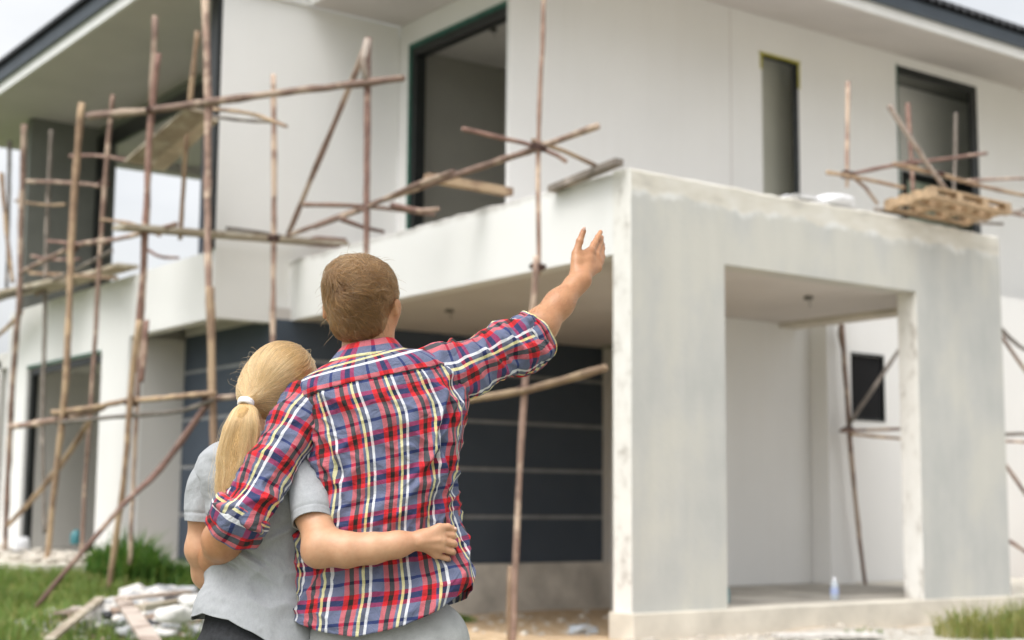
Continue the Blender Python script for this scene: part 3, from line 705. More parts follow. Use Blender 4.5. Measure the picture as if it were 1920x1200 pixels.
# things in and before the left doorway
Jg = empty('water_jug', (-0.600,11.654,0.432), 0.3, 'teal plastic jug standing inside the tall left doorway', 'jug')
lathe(MB(), (0,0,-0.02), [(0.001,0),(0.07,0),(0.08,0.02),(0.08,0.14),(0.055,0.18),(0.025,0.2),(0.025,0.22)]).build('jug_body', M['teal'], Jg, smooth=True)
MB().tube([(0.04,0,0.17),(0.10,0,0.185),(0.11,0,0.12),(0.075,0,0.07)], 0.010, 6, step=0.04).build('handle', M['teal'], Jg, smooth=True)
blob('rubbish_bag', (-0.850,10.420,0.376), (0.13,0.13,0.09), 'frame', 'dark rubbish bag at the right foot of the tall left doorway', 'bag', 4)
blob('rubbish_bag', (-1.500,11.717,0.242), (0.2,0.25,0.09), 'frame', 'low black bag on the pale slab at the far left edge', 'bag', 6)
blob('plaster_lump', (-1.300,11.882,0.356), (0.10,0.10,0.16), 'plastic_white', 'upright whitish sack standing on the slab before the left doorway', 'sack', 7)
# crumbs of plaster on the slab: nobody could count them
M['plaster'] = m_plain('broken_plaster', (0.50,0.455,0.39), 0.9, 0.2, 5, 0.5)
def rock(mb, c, s, rr, m=0):
    ico = [(0,0,1),(0.89,0,0.45),(0.28,0.85,0.45),(-0.72,0.53,0.45),(-0.72,-0.53,0.45),(0.28,-0.85,0.45),(0.72,0.53,-0.45),(-0.28,0.85,-0.45),(-0.89,0,-0.45),(-0.28,-0.85,-0.45),(0.72,-0.53,-0.45),(0,0,-1)]
    fs = [(0,1,2),(0,2,3),(0,3,4),(0,4,5),(0,5,1),(1,6,2),(2,7,3),(3,8,4),(4,9,5),(5,10,1),(6,7,2),(7,8,3),(8,9,4),(9,10,5),(10,6,1),(11,7,6),(11,8,7),(11,9,8),(11,10,9),(11,6,10)]
    q = Matrix.Rotation(rr.uniform(0,6.28),3,'Z') @ Matrix.Rotation(rr.uniform(-.5,.5),3,'X')
    mb.add([Vector(c)+q@Vector((v[0]*s[0]*rr.uniform(.75,1.2), v[1]*s[1]*rr.uniform(.75,1.2), v[2]*s[2]*rr.uniform(.75,1.2))) for v in ico], fs, m)
rr = random.Random(5); mb = MB()
for _ in range(240):
    y = rr.uniform(8.1, 14); x = rr.uniform(-2.3, -1.02); s = rr.uniform(0.02, 0.09)
    rock(mb, (x, y, 0.28+s*0.4), (s*1.3, s, s*0.7), rr)
tag(mb.build('slab_rubble', M['plaster']), 'scattered lumps of broken plaster on the slab before the left doorway', 'rubble', kind='stuff')
mb = MB()
for _ in range(650):
    x = rr.uniform(-0.3, 6.0); y = rr.uniform(-1.6, -0.1); s = abs(rr.gauss(0, 0.013))+0.005
    if rr.random() < 0.5: x = rr.uniform(-0.2, 1.4)
    rock(mb, (x, y, float(gz(x, y))+s*0.3), (s*1.3, s, s*0.7), rr)
for _ in range(420):
    x = rr.uniform(-1.2, 4.4); y = rr.uniform(0.8, 6.0); s = abs(rr.gauss(0, 0.018))+0.006
    if x > -0.1 and y < 2.9: continue
    rock(mb, (x, y, float(gz(x, y))+s*0.3), (s*1.3, s, s*0.7), rr)
for _ in range(500):
    x = rr.uniform(-7.5, -1.5); y = rr.uniform(-5.5, 1.0); s = abs(rr.gauss(0, 0.016))+0.006
    rock(mb, (x, y, float(gz(x, y))+s*0.3), (s*1.3, s, s*0.7), rr)
tag(mb.build('gravel', M['plaster']), 'crushed pale stone and mortar crumbs strewn over the ground by the porch', 'gravel', kind='stuff')
# rubble heap behind the woman
rr = random.Random(9); mb = MB()
M['dusty'] = m_plain('dusty_sack', (0.62,0.60,0.57), 0.8, 0.2, 9, 0.3)
M['rub_grey'] = m_plain('grey_debris', (0.33,0.335,0.34), 0.85, 0.35, 7)
M['rub_white'] = m_plain('white_debris', (0.55,0.525,0.49), 0.9, 0.35, 11, 0.5)
M['rub_brown'] = m_plain('brown_debris', (0.34,0.25,0.19), 0.85, 0.3, 6)
M['rub_dark'] = m_plain('dark_debris', (0.05,0.05,0.055), 0.7, 0.3, 6)
for _ in range(3000):
    a = rr.uniform(0, 6.28); q = abs(rr.gauss(0, 0.55))
    x = -3.0+1.05*q*math.cos(a); y = 2.7+0.95*q*math.sin(a); s = abs(rr.gauss(0, 0.034))+0.010
    mi = rr.choices([0,1,2,3], [4,2.2,1.6,0.6])[0]
    rock(mb, (x, y, float(gz(x, y))+s*0.35), (s*1.5, s, s*0.7), rr, mi)
tag(mb.build('rubble_heap', [M['rub_white'], M['rub_grey'], M['rub_brown'], M['rub_dark']]), 'heap of broken white plaster and grey debris on the ground behind the woman', 'rubble', kind='stuff')
board('scrap_board', (-4.047,2.571,0.100), (-3.916,2.213,0.160), 0.07, 0.03, 'bark_pale', 'short pale scrap board at the left edge of the rubble heap')
board('scrap_board', (-4.611,1.105,0.020), (-3.615,2.737,0.200), 0.08, 0.03, 'board', 'brown scrap board leaning on the left side of the rubble heap')
board('scrap_board', (-3.827,1.731,0.260), (-4.680,-0.923,0.160), 0.12, 0.03, 'bark_pale', 'broad pale board lying down the front of the rubble heap')
board('scrap_board', (-4.065,1.113,0.300), (-3.305,1.648,0.300), 0.09, 0.03, 'bark_pale', 'long pale batten lying on top of the rubble heap')
board('scrap_board', (-4.015,0.902,0.240), (-3.435,1.424,0.240), 0.09, 0.05, 'board', 'brownish batten just under the top of the rubble heap')
blob('plastic_bag', (-4.049,0.171,0.240), (0.13,0.10,0.06), 'dusty', 'bulging white plastic bag on the right side of the rubble heap', 'bag', 12, 0.4)
blob('plastic_bag', (-3.453,1.253,0.250), (0.12,0.1,0.055), 'dusty', 'smaller white bag half hidden behind the woman on the rubble heap', 'bag', 13, 1.0)
blob('plastic_bag', (1.695,2.754,-0.280), (0.16,0.1,0.05), 'pet', 'clear crumpled plastic bag on the sand near the porch corner', 'bag', 15, 0.2, amp=0.3)
blob('plastic_bag', (-4.110,0.200,0.120), (0.12,0.09,0.03), 'dusty', 'flat white torn bag low on the front of the rubble heap', 'bag', 14, 0.9)
board('scrap_board', (0.972,-0.732,-0.060), (1.834,-1.126,-0.060), 0.22, 0.03, 'rub_white', 'white flat board on the ground before the porch plinth')
# ------------------------------------------------------------------ grass and weeds
def m_leaf(name, a, b2, c2):
    m, nt, b = mat(name)
    v = objco(nt)
    L(nt, ramp(nt, noise(nt, v, 5, 4), [(0.3, a), (0.52, b2), (0.75, c2)]), b.inputs['Base Color'])
    b.inputs['Roughness'].default_value = 0.6
    try: b.inputs['Subsurface Weight'].default_value = 0.0
    except Exception: pass
    tr = nt.nodes.new('ShaderNodeBsdfTranslucent'); tr.inputs[0].default_value = (*[min(1, x*1.6) for x in b2], 1)
    ms = nt.nodes.new('ShaderNodeMixShader'); ms.inputs[0].default_value = 0.3
    out = nt.nodes['Material Output']
    L(nt, b.outputs[0], ms.inputs[1]); L(nt, tr.outputs[0], ms.inputs[2]); L(nt, ms.outputs[0], out.inputs['Surface'])
    return m
M['grass'] = m_leaf('grass_blades', (0.07,0.12,0.02), (0.14,0.22,0.04), (0.27,0.30,0.08))
M['weed'] = m_leaf('weed_leaves', (0.04,0.09,0.018), (0.08,0.18,0.03), (0.17,0.28,0.06))
M['dry'] = m_leaf('dry_grass_blades', (0.12,0.14,0.03), (0.25,0.25,0.07), (0.42,0.36,0.15))
M['leaf'] = m_leaf('tree_leaves', (0.025,0.055,0.015), (0.05,0.10,0.022), (0.10,0.15,0.035))
M['trunk'] = m_plain('tree_bark', (0.12,0.085,0.06), 0.9, 0.3, 8)
def blade(mb, x, y, z, h, w_, rr, lean=0.5, m=0):
    a = rr.uniform(0, 6.28); l = rr.uniform(0.1, lean)*h; dx, dy = math.cos(a)*l, math.sin(a)*l
    px, py = -math.sin(a+rr.uniform(-.6,.6))*w_/2, math.cos(a)*w_/2
    b = len(mb.v)
    mb.v += [(x-px,y-py,z),(x+px,y+py,z),(x+dx*.35+px*.8,y+dy*.35+py*.8,z+h*.6),(x+dx*.35-px*.8,y+dy*.35-py*.8,z+h*.6),(x+dx,y+dy,z+h*(1-0.25*l/h))]
    mb.f += [(b,b+1,b+2,b+3),(b+3,b+2,b+4)]; mb.mi += [m,m]
rr = random.Random(21); mb = MB()
cnt = 0
while cnt < 26000:
    x = rr.uniform(-6.5, -1.2); y = rr.uniform(1.0, 8.2)
    if (x+3.05)**2/1.0+(y-2.7)**2/0.85 < 0.8: continue
    dens = float(vnoise(x, y, 0.8, 4))*0.7+float(vnoise(x, y, 3.0, 14))*0.5
    if rr.random() > dens: continue
    if x > -2.4 and y > 7.9: continue
    if rr.random() < sm(x, -2.2, -1.3): continue
    blade(mb, x, y, float(gz(x, y)), rr.uniform(0.05, 0.17)*(0.6+dens), 0.012, rr, 0.9, 0 if rr.random() < 0.8 else 1); cnt += 1
tag(mb.build('grass', [M['grass'], M['dry']]), 'short green grass on the left of the building plot', 'grass', kind='stuff')
def clump(name, cx, cy, rx, ry, n, h0, h1, ms, label, seed, wd=0.02, lean=0.7):
    rr = random.Random(seed); mb = MB(); z0 = float(gz(cx, cy))
    for _ in range(n):
        a = rr.uniform(0, 6.28); q = math.sqrt(rr.random())
        x = rx*q*math.cos(a); y = ry*q*math.sin(a)
        blade(mb, x, y, float(gz(cx+x, cy+y))-z0, rr.uniform(h0, h1)*(1-0.45*q), wd*rr.uniform(.7,1.3), rr, lean, 0 if rr.random() < 0.75 else 1)
    o = mb.build(name, ms); o.location = (cx, cy, z0)
    return tag(o, label, 'plant')
clump('weed_clump', -1.45, 7.3, 0.55, 0.5, 1500, 0.35, 0.85, [M['weed'], M['grass']], 'tall dense green weeds growing against the pale wall behind the woman', 31, 0.03)
clump('weed_clump', -0.75, 7.0, 0.45, 0.5, 1000, 0.3, 0.7, [M['weed'], M['grass']], 'lower green weeds beside the tall clump, next to the woman\'s arm', 32, 0.03)
clump('grass_tuft', 2.95, -1.35, 0.55, 0.33, 620, 0.16, 0.48, [M['dry'], M['grass']], 'yellow green grass tuft in front of the right porch pillar', 33, 0.010, 0.9)
clump('grass_tuft', 3.6, -1.45, 0.4, 0.32, 480, 0.22, 0.58, [M['dry'], M['grass']], 'taller dry grass tuft at the right edge beside the porch', 34, 0.010, 0.8)
clump('weed_clump', 1.9, 5.6, 0.35, 0.3, 420, 0.06, 0.14, [M['weed'], M['dry']], 'low patch of weeds on the sand below the dark clad wall', 35, 0.02)
clump('grass_tuft', -1.75, 7.2, 0.5, 0.35, 500, 0.1, 0.3, [M['dry'], M['grass']], 'thin dry grass at the corner of the pale slab on the left', 36, 0.012)
clump('grass_tuft', 2.0, -0.75, 0.25, 0.2, 60, 0.04, 0.12, [M['grass'], M['dry']], 'few small green sprigs by the white board before the porch', 37, 0.012)
# far trees seen past and through the left block
def tree(x, y, h, cr, seed, label):
    rr = random.Random(seed); z0 = float(gz(x, y))
    T_ = empty('tree', (x, y, z0), 0, label, 'tree')
    mb = MB().tube([(0,0,-0.1),(rr.uniform(-.1,.1),0,h*.3),(rr.uniform(-.2,.2),rr.uniform(-.2,.2),h*.7)], 0.13, 8, step=0.4, taper=(1.1,0.4))
    for k in range(6):
        a = rr.uniform(0,6.28); zz = h*rr.uniform(.25,.6)
        mb.tube([(0,0,zz),(math.cos(a)*cr*.4,math.sin(a)*cr*.4,zz+h*.15),(math.cos(a)*cr*.8,math.sin(a)*cr*.8,zz+h*.22)], 0.04, 5, taper=(1,.4))
    mb.build('trunk', M['trunk'], T_, smooth=True)
    mb = MB(); cl = [(rr.gauss(0,cr*.45), rr.gauss(0,cr*.45), h*rr.uniform(.25,.95), cr*rr.uniform(.25,.5)) for _ in range(26)]
    for _ in range(5200):
        c_ = rr.choice(cl); d = Vector((rr.gauss(0,1),rr.gauss(0,1),rr.gauss(0,1))).normalized()*c_[3]*rr.uniform(.6,1.05)
        p = Vector(c_[:3])+d
        if p.z > h: continue
        n = (d.normalized()+Vector((rr.uniform(-1,1),rr.uniform(-1,1),rr.uniform(0,1)))).normalized()
        a = n.orthogonal().normalized(); b2 = n.cross(a); s = rr.uniform(.05,.11)
        mb.add([p-a*s, p+b2*s*.6, p+a*s, p-b2*s*.6], [(0,1,2,3)])
    mb.build('crown', M['leaf'], T_)
tree(2.0, 24.5, 3.9, 1.6, 41, 'leafy dark green tree past the far left end of the house')
tree(0.2, 27.0, 3.2, 1.6, 44, 'low bushy tree beyond the scaffold at the left picture edge')
tree(2.9, 19.5, 2.6, 0.9, 42, 'small green tree seen through the tall left doorway')
tree(21.0, 11.5, 6.9, 2.6, 43, 'green tree glimpsed through the far window of the upper room')
# ------------------------------------------------------------------ figures: implicit surfaces for bodies, lofted cloth, hair strands
def rotm(rx=0, ry=0, rz=0):
    return np.array(Matrix.Rotation(rz,3,'Z') @ Matrix.Rotation(ry,3,'Y') @ Matrix.Rotation(rx,3,'X'))
def A(p): return np.array(p, float)
class Field:
    def __init__(s): s.p = []
    def cap(s, a, b, ra, rb, k=0.012):
        s.p.append(('c', A(a), A(b), ra, rb, k)); return s
    def chain(s, pts, rs, k=0.012):
        for i in range(len(pts)-1): s.cap(pts[i], pts[i+1], rs[i], rs[i+1], k)
        return s
    def ell(s, c, r, rot=None, k=0.02):
        s.p.append(('e', A(c), A(r), rot if rot is not None else np.eye(3), None, k)); return s
    def one(s, q, P):
        if q[0] == 'c':
            a, b, ra, rb = q[1:5]; ba = b-a
            h = np.clip(((P-a)@ba)/max(ba@ba, 1e-12), 0, 1)
            return np.linalg.norm(P-a-h[..., None]*ba, axis=-1)-(ra+(rb-ra)*h)
        c, r, Rm_ = q[1:4]
        L_ = (P-c)@Rm_
        k0 = np.linalg.norm(L_/r, axis=-1); k1 = np.linalg.norm(L_/(r*r), axis=-1)
        return k0*(k0-1)/np.maximum(k1, 1e-9)
    def __call__(s, P):
        d = None
        for q in s.p:
            e = s.one(q, P)
            d = e if d is None else smin(d, e, q[5])
        return d
    def bounds(s, pad=0.03):
        lo = np.full(3, 1e9); hi = -lo
        for q in s.p:
            if q[0] == 'c': pts = [(q[1], q[3]), (q[2], q[4])]
            else: pts = [(q[1], q[2].max())]
            for c, r in pts: lo = np.minimum(lo, c-r); hi = np.maximum(hi, c+r)
        return lo-pad, hi+pad
def smin(a, b, k):
    h = np.clip(0.5+0.5*(b-a)/k, 0, 1)
    return b+(a-b)*h-k*h*(1-h)
def surface(field, h, post=None, B=8):
    lo, hi = field.bounds()
    nb = np.ceil((hi-lo)/(h*B)).astype(int)
    D = np.full(tuple(nb*B), 0.05, np.float32)
    I = np.stack(np.meshgrid(*[np.arange(n) for n in nb], indexing='ij'), -1).reshape(-1, 3)
    cen = lo+(I*B+(B-1)/2)*h
    rb = (B/2)*h*1.7321+0.02
    dc = np.full(len(I), 1.0); act = []
    for q in field.p:
        e = field.one(q, cen); act.append(e < rb+0.03)
        dc = smin(dc, e, q[5])
    near = np.abs(dc) < rb
    inside = dc <= -rb
    idx = np.nonzero(near)[0]
    off = np.stack(np.meshgrid(*[np.arange(B)]*3, indexing='ij'), -1).reshape(-1, 3)*h
    V = np.full((len(idx), B**3), 0.05)
    pos = {}
    base = lo+I[idx]*B*h
    for q, a in zip(field.p, act):
        sel = np.nonzero(a[idx])[0]
        for s0 in range(0, len(sel), 1500):
            ss = sel[s0:s0+1500]
            e = field.one(q, base[ss][:, None, :]+off[None])
            V[ss] = smin(V[ss], e, q[5])
    if post is not None:
        for s0 in range(0, len(idx), 1500):
            P = base[s0:s0+1500][:, None, :]+off[None]
            V[s0:s0+1500] = post(P, V[s0:s0+1500])
    D6 = D.reshape(nb[0], B, nb[1], B, nb[2], B)
    for j in np.nonzero(inside)[0]:
        a, b, c = I[j]; D6[a, :, b, :, c, :] = -0.05
    for n, j in enumerate(idx):
        a, b, c = I[j]; D6[a, :, b, :, c, :] = V[n].reshape(B, B, B)
    S = D < 0
    cnt = np.zeros(tuple(np.array(S.shape)-1), np.uint8)
    for dx in (0,1):
        for dy in (0,1):
            for dz in (0,1):
                cnt += S[dx:S.shape[0]-1+dx, dy:S.shape[1]-1+dy, dz:S.shape[2]-1+dz]
    cells = np.argwhere((cnt > 0) & (cnt < 8))
    acc = np.zeros((len(cells), 3)); num = np.zeros(len(cells))
    corners = [(0,0,0),(1,0,0),(0,1,0),(1,1,0),(0,0,1),(1,0,1),(0,1,1),(1,1,1)]
    vals = [D[cells[:,0]+c[0], cells[:,1]+c[1], cells[:,2]+c[2]] for c in corners]
    for i in range(8):
        for j in range(i+1, 8):
            dd = np.abs(np.array(corners[i])-np.array(corners[j]))
            if dd.sum() != 1: continue
            va, vb = vals[i], vals[j]; mk = (va < 0) != (vb < 0)
            t = np.where(mk, va/np.where(mk, va-vb, 1), 0)
            p = np.array(corners[i])[None]+t[:, None]*(np.array(corners[j])-np.array(corners[i]))[None]
            acc += np.where(mk[:, None], p, 0); num += mk
    verts = lo+(cells+acc/num[:, None])*h
    imap = np.full(cnt.shape, -1, np.int32); imap[cells[:,0], cells[:,1], cells[:,2]] = np.arange(len(cells))
    faces = []
    for ax in range(3):
        o1, o2 = [(1,2),(2,0),(0,1)][ax]
        sl0 = [slice(None)]*3; sl1 = [slice(None)]*3
        sl0[ax] = slice(0, -1); sl1[ax] = slice(1, None)
        E = np.argwhere(S[tuple(sl0)] != S[tuple(sl1)])
        ok = (E[:, o1] > 0) & (E[:, o2] > 0) & (E[:, o1] < cnt.shape[o1]) & (E[:, o2] < cnt.shape[o2])
        E = E[ok]
        q = []
        for a, b in ((0,0),(-1,0),(-1,-1),(0,-1)):
            e = E.copy(); e[:, o1] += a; e[:, o2] += b
            q.append(imap[e[:,0], e[:,1], e[:,2]])
        q = np.stack(q, 1)
        flip = ~S[E[:,0], E[:,1], E[:,2]]
        q[flip] = q[flip][:, ::-1]
        faces.append(q[(q >= 0).all(1)])
    return verts, np.concatenate(faces)
def mesh_np(name, verts, faces, mats, parent=None, uv=None, mi=None, smooth=True, label=None):
    me = bpy.data.meshes.new(name)
    me.vertices.add(len(verts)); me.vertices.foreach_set('co', np.asarray(verts, np.float32).ravel())
    k = faces.shape[1]
    me.loops.add(len(faces)*k); me.loops.foreach_set('vertex_index', faces.astype(np.int32).ravel())
    me.polygons.add(len(faces)); me.polygons.foreach_set('loop_start', np.arange(0, len(faces)*k, k, dtype=np.int32))
    try: me.polygons.foreach_set('loop_total', np.full(len(faces), k, np.int32))
    except Exception: pass
    for m in (mats if isinstance(mats, (list, tuple)) else [mats]): me.materials.append(m)
    if mi is not None: me.polygons.foreach_set('material_index', mi.astype(np.int32))
    me.polygons.foreach_set('use_smooth', np.full(len(faces), smooth))
    if uv is not None:
        l = me.uv_layers.new(name='cloth'); l.data.foreach_set('uv', np.asarray(uv, np.float32)[faces.ravel()].ravel())
    me.update(calc_edges=True); me.validate()
    o = bpy.data.objects.new(name, me); COL.objects.link(o)
    if parent: o.parent = parent
    if label: o['label'] = label
    return o

# --- cloth
def cr(a, t):
    """Catmull-Rom through rows of a at parameter t in [0, n-1]"""
    a = np.asarray(a, float); n = len(a); i = np.clip(np.floor(t).astype(int), 0, n-2); f = t-i
    sh = (-1,)+(1,)*(a.ndim-1); f = f.reshape(sh)
    p0 = a[np.maximum(i-1,0)]; p1 = a[i]; p2 = a[i+1]; p3 = a[np.minimum(i+2,n-1)]
    return 0.5*((2*p1)+(p2-p0)*f+(2*p0-5*p1+4*p2-p3)*f*f+(3*p1-p0-3*p2+p3)*f**3)
def grid_normals(P, wrap=True):
    du = (np.roll(P,-1,1)-np.roll(P,1,1)) if wrap else np.gradient(P, axis=1)
    dv = np.gradient(P, axis=0)
    n = np.cross(du, dv); n /= np.maximum(np.linalg.norm(n, axis=-1, keepdims=True), 1e-9)
    return n
def ridge(x, y, s, seed):   # soft directional folds in 0..1
    n = vnoise(x, y, s, seed); return 1-np.abs(2*n-1)
def faces_grid(nv, nu, wrap=True):
    i, j = np.meshgrid(np.arange(nv-1), np.arange(nu if wrap else nu-1), indexing='ij')
    j2 = (j+1) % nu
    return np.stack([i*nu+j, i*nu+j2, (i+1)*nu+j2, (i+1)*nu+j], -1).reshape(-1, 4)
def seam_grid(P, UV):
    """duplicate the first column so that uv can run round"""
    return np.concatenate([P, P[:, :1]], 1), UV
def torso_surface(secs, nu, nv, hem=None, e=2.4):
    """secs rows: L(3), R(3), back depth, front depth. Column angle 0 = right, pi/2 = back (towards -y)"""
    Ls = np.array([s[0] for s in secs], float); Rs = np.array([s[1] for s in secs], float)
    bd = np.array([s[2] for s in secs], float); fd = np.array([s[3] for s in secs], float)
    th = np.linspace(-0.5*math.pi, 1.5*math.pi, nu+1)          # opens at the front
    smax = (np.full(nu+1, len(secs)-1.0) if hem is None else hem(th))
    t = np.linspace(0, 1, nv)[:, None]*smax[None, :]
    l = cr(Ls, t.ravel()).reshape(nv, nu+1, 3); r = cr(Rs, t.ravel()).reshape(nv, nu+1, 3)
    b = cr(bd, t.ravel()).reshape(nv, nu+1); f = cr(fd, t.ravel()).reshape(nv, nu+1)
    c, s = np.cos(th), np.sin(th)
    ce = np.sign(c)*np.abs(c)**(2/e); se = np.sign(s)*np.abs(s)**(2/e)
    P = (l+r)/2+(r-l)/2*ce[None, :, None]
    P[..., 1] -= np.where(se[None] > 0, se[None]*b, se[None]*f)
    return P, th, t
def limb_surface(cs, ws, ds, nu, nv, ref=(0,1,0)):
    cs = np.array(cs, float); t = np.linspace(0, len(cs)-1, nv)
    c = cr(cs, t); w_ = cr(np.array(ws, float), t); d_ = cr(np.array(ds, float), t)
    T_ = np.gradient(c, axis=0); T_ /= np.linalg.norm(T_, axis=1, keepdims=True)
    b1 = np.cross(T_, np.array(ref, float)); b1 /= np.linalg.norm(b1, axis=1, keepdims=True)
    b2 = np.cross(b1, T_)
    th = np.linspace(0, 2*math.pi, nu+1)
    P = c[:, None]+b1[:, None]*(np.cos(th)[None, :, None]*w_[:, None, None])+b2[:, None]*(np.sin(th)[None, :, None]*d_[:, None, None])
    ln = np.concatenate([[0], np.cumsum(np.linalg.norm(np.diff(c, axis=0), axis=1))])
    return P, th, t, ln

# --- figure materials
def m_skin(name, base, red):
    m, nt, b = mat(name); v = objco(nt)
    n = math_(nt, 'ADD', math_(nt, 'MULTIPLY', noise(nt, v, 6, 4, 0.6), 0.6), math_(nt, 'MULTIPLY', noise(nt, v, 30, 4, 0.6), 0.4)); n2 = noise(nt, v, 60, 4)
    c = ramp(nt, n, [(0.3, red), (0.6, base), (0.85, tuple(min(1, x*1.1) for x in base))])
    c = mix(nt, 0.07, c, ramp(nt, n2, [(0.35, tuple(x*0.7 for x in red)), (0.6, base)]))
    L(nt, c, b.inputs['Base Color']); b.inputs['Roughness'].default_value = 0.48
    try:
        b.inputs['Subsurface Weight'].default_value = 0.18
        b.inputs['Subsurface Radius'].default_value = (0.012, 0.005, 0.003)
        b.inputs['Subsurface Scale'].default_value = 0.6
    except Exception: pass
    bump(nt, b, noise(nt, v, 220, 3), 0.12, 0.002)
    return m
M['skin_m'] = m_skin('tanned_skin', (0.46,0.232,0.115), (0.36,0.155,0.072))
M['skin_w'] = m_skin('fair_skin', (0.56,0.325,0.195), (0.475,0.235,0.13))
def plaid_mat(name, swap=False):
    m, nt, b = mat(name)
    uv = nt.nodes.new('ShaderNodeUVMap'); uv.uv_map = 'cloth'
    sp = nt.nodes.new('ShaderNodeSeparateXYZ'); L(nt, uv.outputs[0], sp.inputs[0])
    U, V = (sp.outputs[1], sp.outputs[0]) if swap else (sp.outputs[0], sp.outputs[1])
    # threads wander a little
    wob = noise(nt, uv.outputs[0], 30, 3)
    U2 = math_(nt, 'ADD', U, math_(nt, 'MULTIPLY', math_(nt, 'SUBTRACT', wob, 0.5), 0.0022))
    V2 = math_(nt, 'ADD', V, math_(nt, 'MULTIPLY', math_(nt, 'SUBTRACT', wob, 0.5), 0.0022))
    fu = math_(nt, 'FRACT', math_(nt, 'MULTIPLY', U2, 1/0.0890)); fv = math_(nt, 'FRACT', math_(nt, 'MULTIPLY', V2, 1/0.1010))
    red, blk, blu, yel, wht = (0.60,0.012,0.020), (0.010,0.009,0.008), (0.030,0.050,0.165), (0.86,0.78,0.34), (0.88,0.88,0.90)
    nav, lit = (0.010,0.018,0.08), (0.27,0.285,0.33)
    def stops(seq):
        tot = sum(w_ for w_, _ in seq); p = 0; out = []
        for w_, c in seq: out.append((p/tot, c)); p += w_
        return out
    warp = ramp(nt, fu, stops([(52,red),(50,blk),(50,red),(30,blu),(30,yel),(44,nav),(30,wht),(124,blu)]), 'CONSTANT')
    weft = ramp(nt, fv, stops([(34,nav),(104,lit),(50,red),(62,blk),(50,red),(150,lit)]), 'CONSTANT')
    # twill: warp dominates slightly
    tw = math_(nt, 'FRACT', math_(nt, 'MULTIPLY', math_(nt, 'ADD', U, V), 520.0))
    f = math_(nt, 'MULTIPLY_ADD', math_(nt, 'GREATER_THAN', tw, 0.5), 0.14, 0.32)
    isb = ramp(nt, fu, stops([(52,(0,0,0)),(50,(1,1,1)),(278+30,(0,0,0))]), 'CONSTANT')      # black yarn is dense and hides the weft
    f = math_(nt, 'MULTIPLY', f, math_(nt, 'MULTIPLY_ADD', isb, -0.5, 1.0))
    c = mix(nt, f, warp, weft)
    hn = noise(nt, scaled(nt, uv.outputs[0], (1,1,1)), 700, 2)
    c = mix(nt, 1.0, c, ramp(nt, hn, [(0.3, (0.82,0.82,0.82)), (0.7, (1.12,1.12,1.12))]), 'MULTIPLY')
    wash = noise(nt, uv.outputs[0], 9, 4)
    c = mix(nt, 1.0, c, ramp(nt, wash, [(0.3, (0.90,0.90,0.91)), (0.7, (1.05,1.05,1.05))]), 'MULTIPLY')
    L(nt, c, b.inputs['Base Color']); b.inputs['Roughness'].default_value = 0.9
    try: b.inputs['Sheen Weight'].default_value = 0.04
    except Exception: pass
    h1 = noise(nt, uv.outputs[0], 160, 4); h2 = noise(nt, objco(nt), 16, 5, 0.55, 1.6)
    bump(nt, b, math_(nt, 'ADD', math_(nt, 'MULTIPLY', h1, 0.06), h2), 0.55, 0.022)
    return m
M['plaid'] = plaid_mat('plaid_cloth'); M['plaid_x'] = plaid_mat('plaid_cloth_crosswise', True)
m, nt, b = mat('grey_jersey'); v = objco(nt)
c = ramp(nt, noise(nt, scaled(nt, v, (1,1,0.35)), 160, 4, 0.7), [(0.3, (0.29,0.30,0.315)), (0.55, (0.345,0.355,0.37)), (0.8, (0.41,0.42,0.43))])
c = mix(nt, 0.5, c, ramp(nt, noise(nt, v, 700, 2), [(0.35, (0.30,0.31,0.325)), (0.65, (0.40,0.41,0.42))]))
L(nt, c, b.inputs['Base Color']); b.inputs['Roughness'].default_value = 0.95
bump(nt, b, math_(nt, 'ADD', math_(nt, 'MULTIPLY', noise(nt, v, 120, 4), 0.07), noise(nt, v, 9, 3, 0.45, 1.2)), 0.35, 0.022); M['jersey'] = m
M['jeans'] = m_plain('black_denim', (0.016,0.017,0.020), 0.85, 0.5, 90, 0.3)
M['chino'] = m_plain('light_grey_chino', (0.40,0.405,0.40), 0.9, 0.12, 30, 0.3)
M['shoe'] = m_plain('white_trainer', (0.6,0.6,0.6), 0.6, 0.1)
M['hairtie'] = m_plain('white_hair_tie', (0.82,0.81,0.83), 0.7, 0.06, 60)
def m_hair(name, dark, mid, lite, tip):
    m, nt, b = mat(name)
    hi = nt.nodes.new('ShaderNodeHairInfo')
    at_ = nt.nodes.new('ShaderNodeAttribute'); at_.attribute_name = 'tone'; at_.attribute_type = 'GEOMETRY'
    c = ramp(nt, at_.outputs['Fac'], [(0.0, dark), (0.45, mid), (0.85, lite), (1.0, tip)])
    c = mix(nt, math_(nt, 'MULTIPLY', hi.outputs['Intercept'], 0.45), c, lite)
    h = nt.nodes.new('ShaderNodeBsdfHairPrincipled'); h.model = 'CHIANG'; h.parametrization = 'COLOR'
    L(nt, c, h.inputs['Color']); h.inputs['Roughness'].default_value = 0.38; h.inputs['Radial Roughness'].default_value = 0.55
    L(nt, c, b.inputs['Base Color']); b.inputs['Roughness'].default_value = 0.5
    ms = nt.nodes.new('ShaderNodeMixShader'); ms.inputs[0].default_value = 0.35
    L(nt, h.outputs[0], ms.inputs[1]); L(nt, b.outputs[0], ms.inputs[2]); L(nt, ms.outputs[0], nt.nodes['Material Output'].inputs['Surface'])
    return m
M['hair_m'] = m_hair('brown_hair', (0.045,0.018,0.006), (0.13,0.056,0.017), (0.29,0.14,0.045), (0.56,0.32,0.12))
M['hair_w'] = m_hair('blond_hair', (0.30,0.155,0.055), (0.56,0.335,0.125), (0.77,0.52,0.23), (0.93,0.75,0.43))
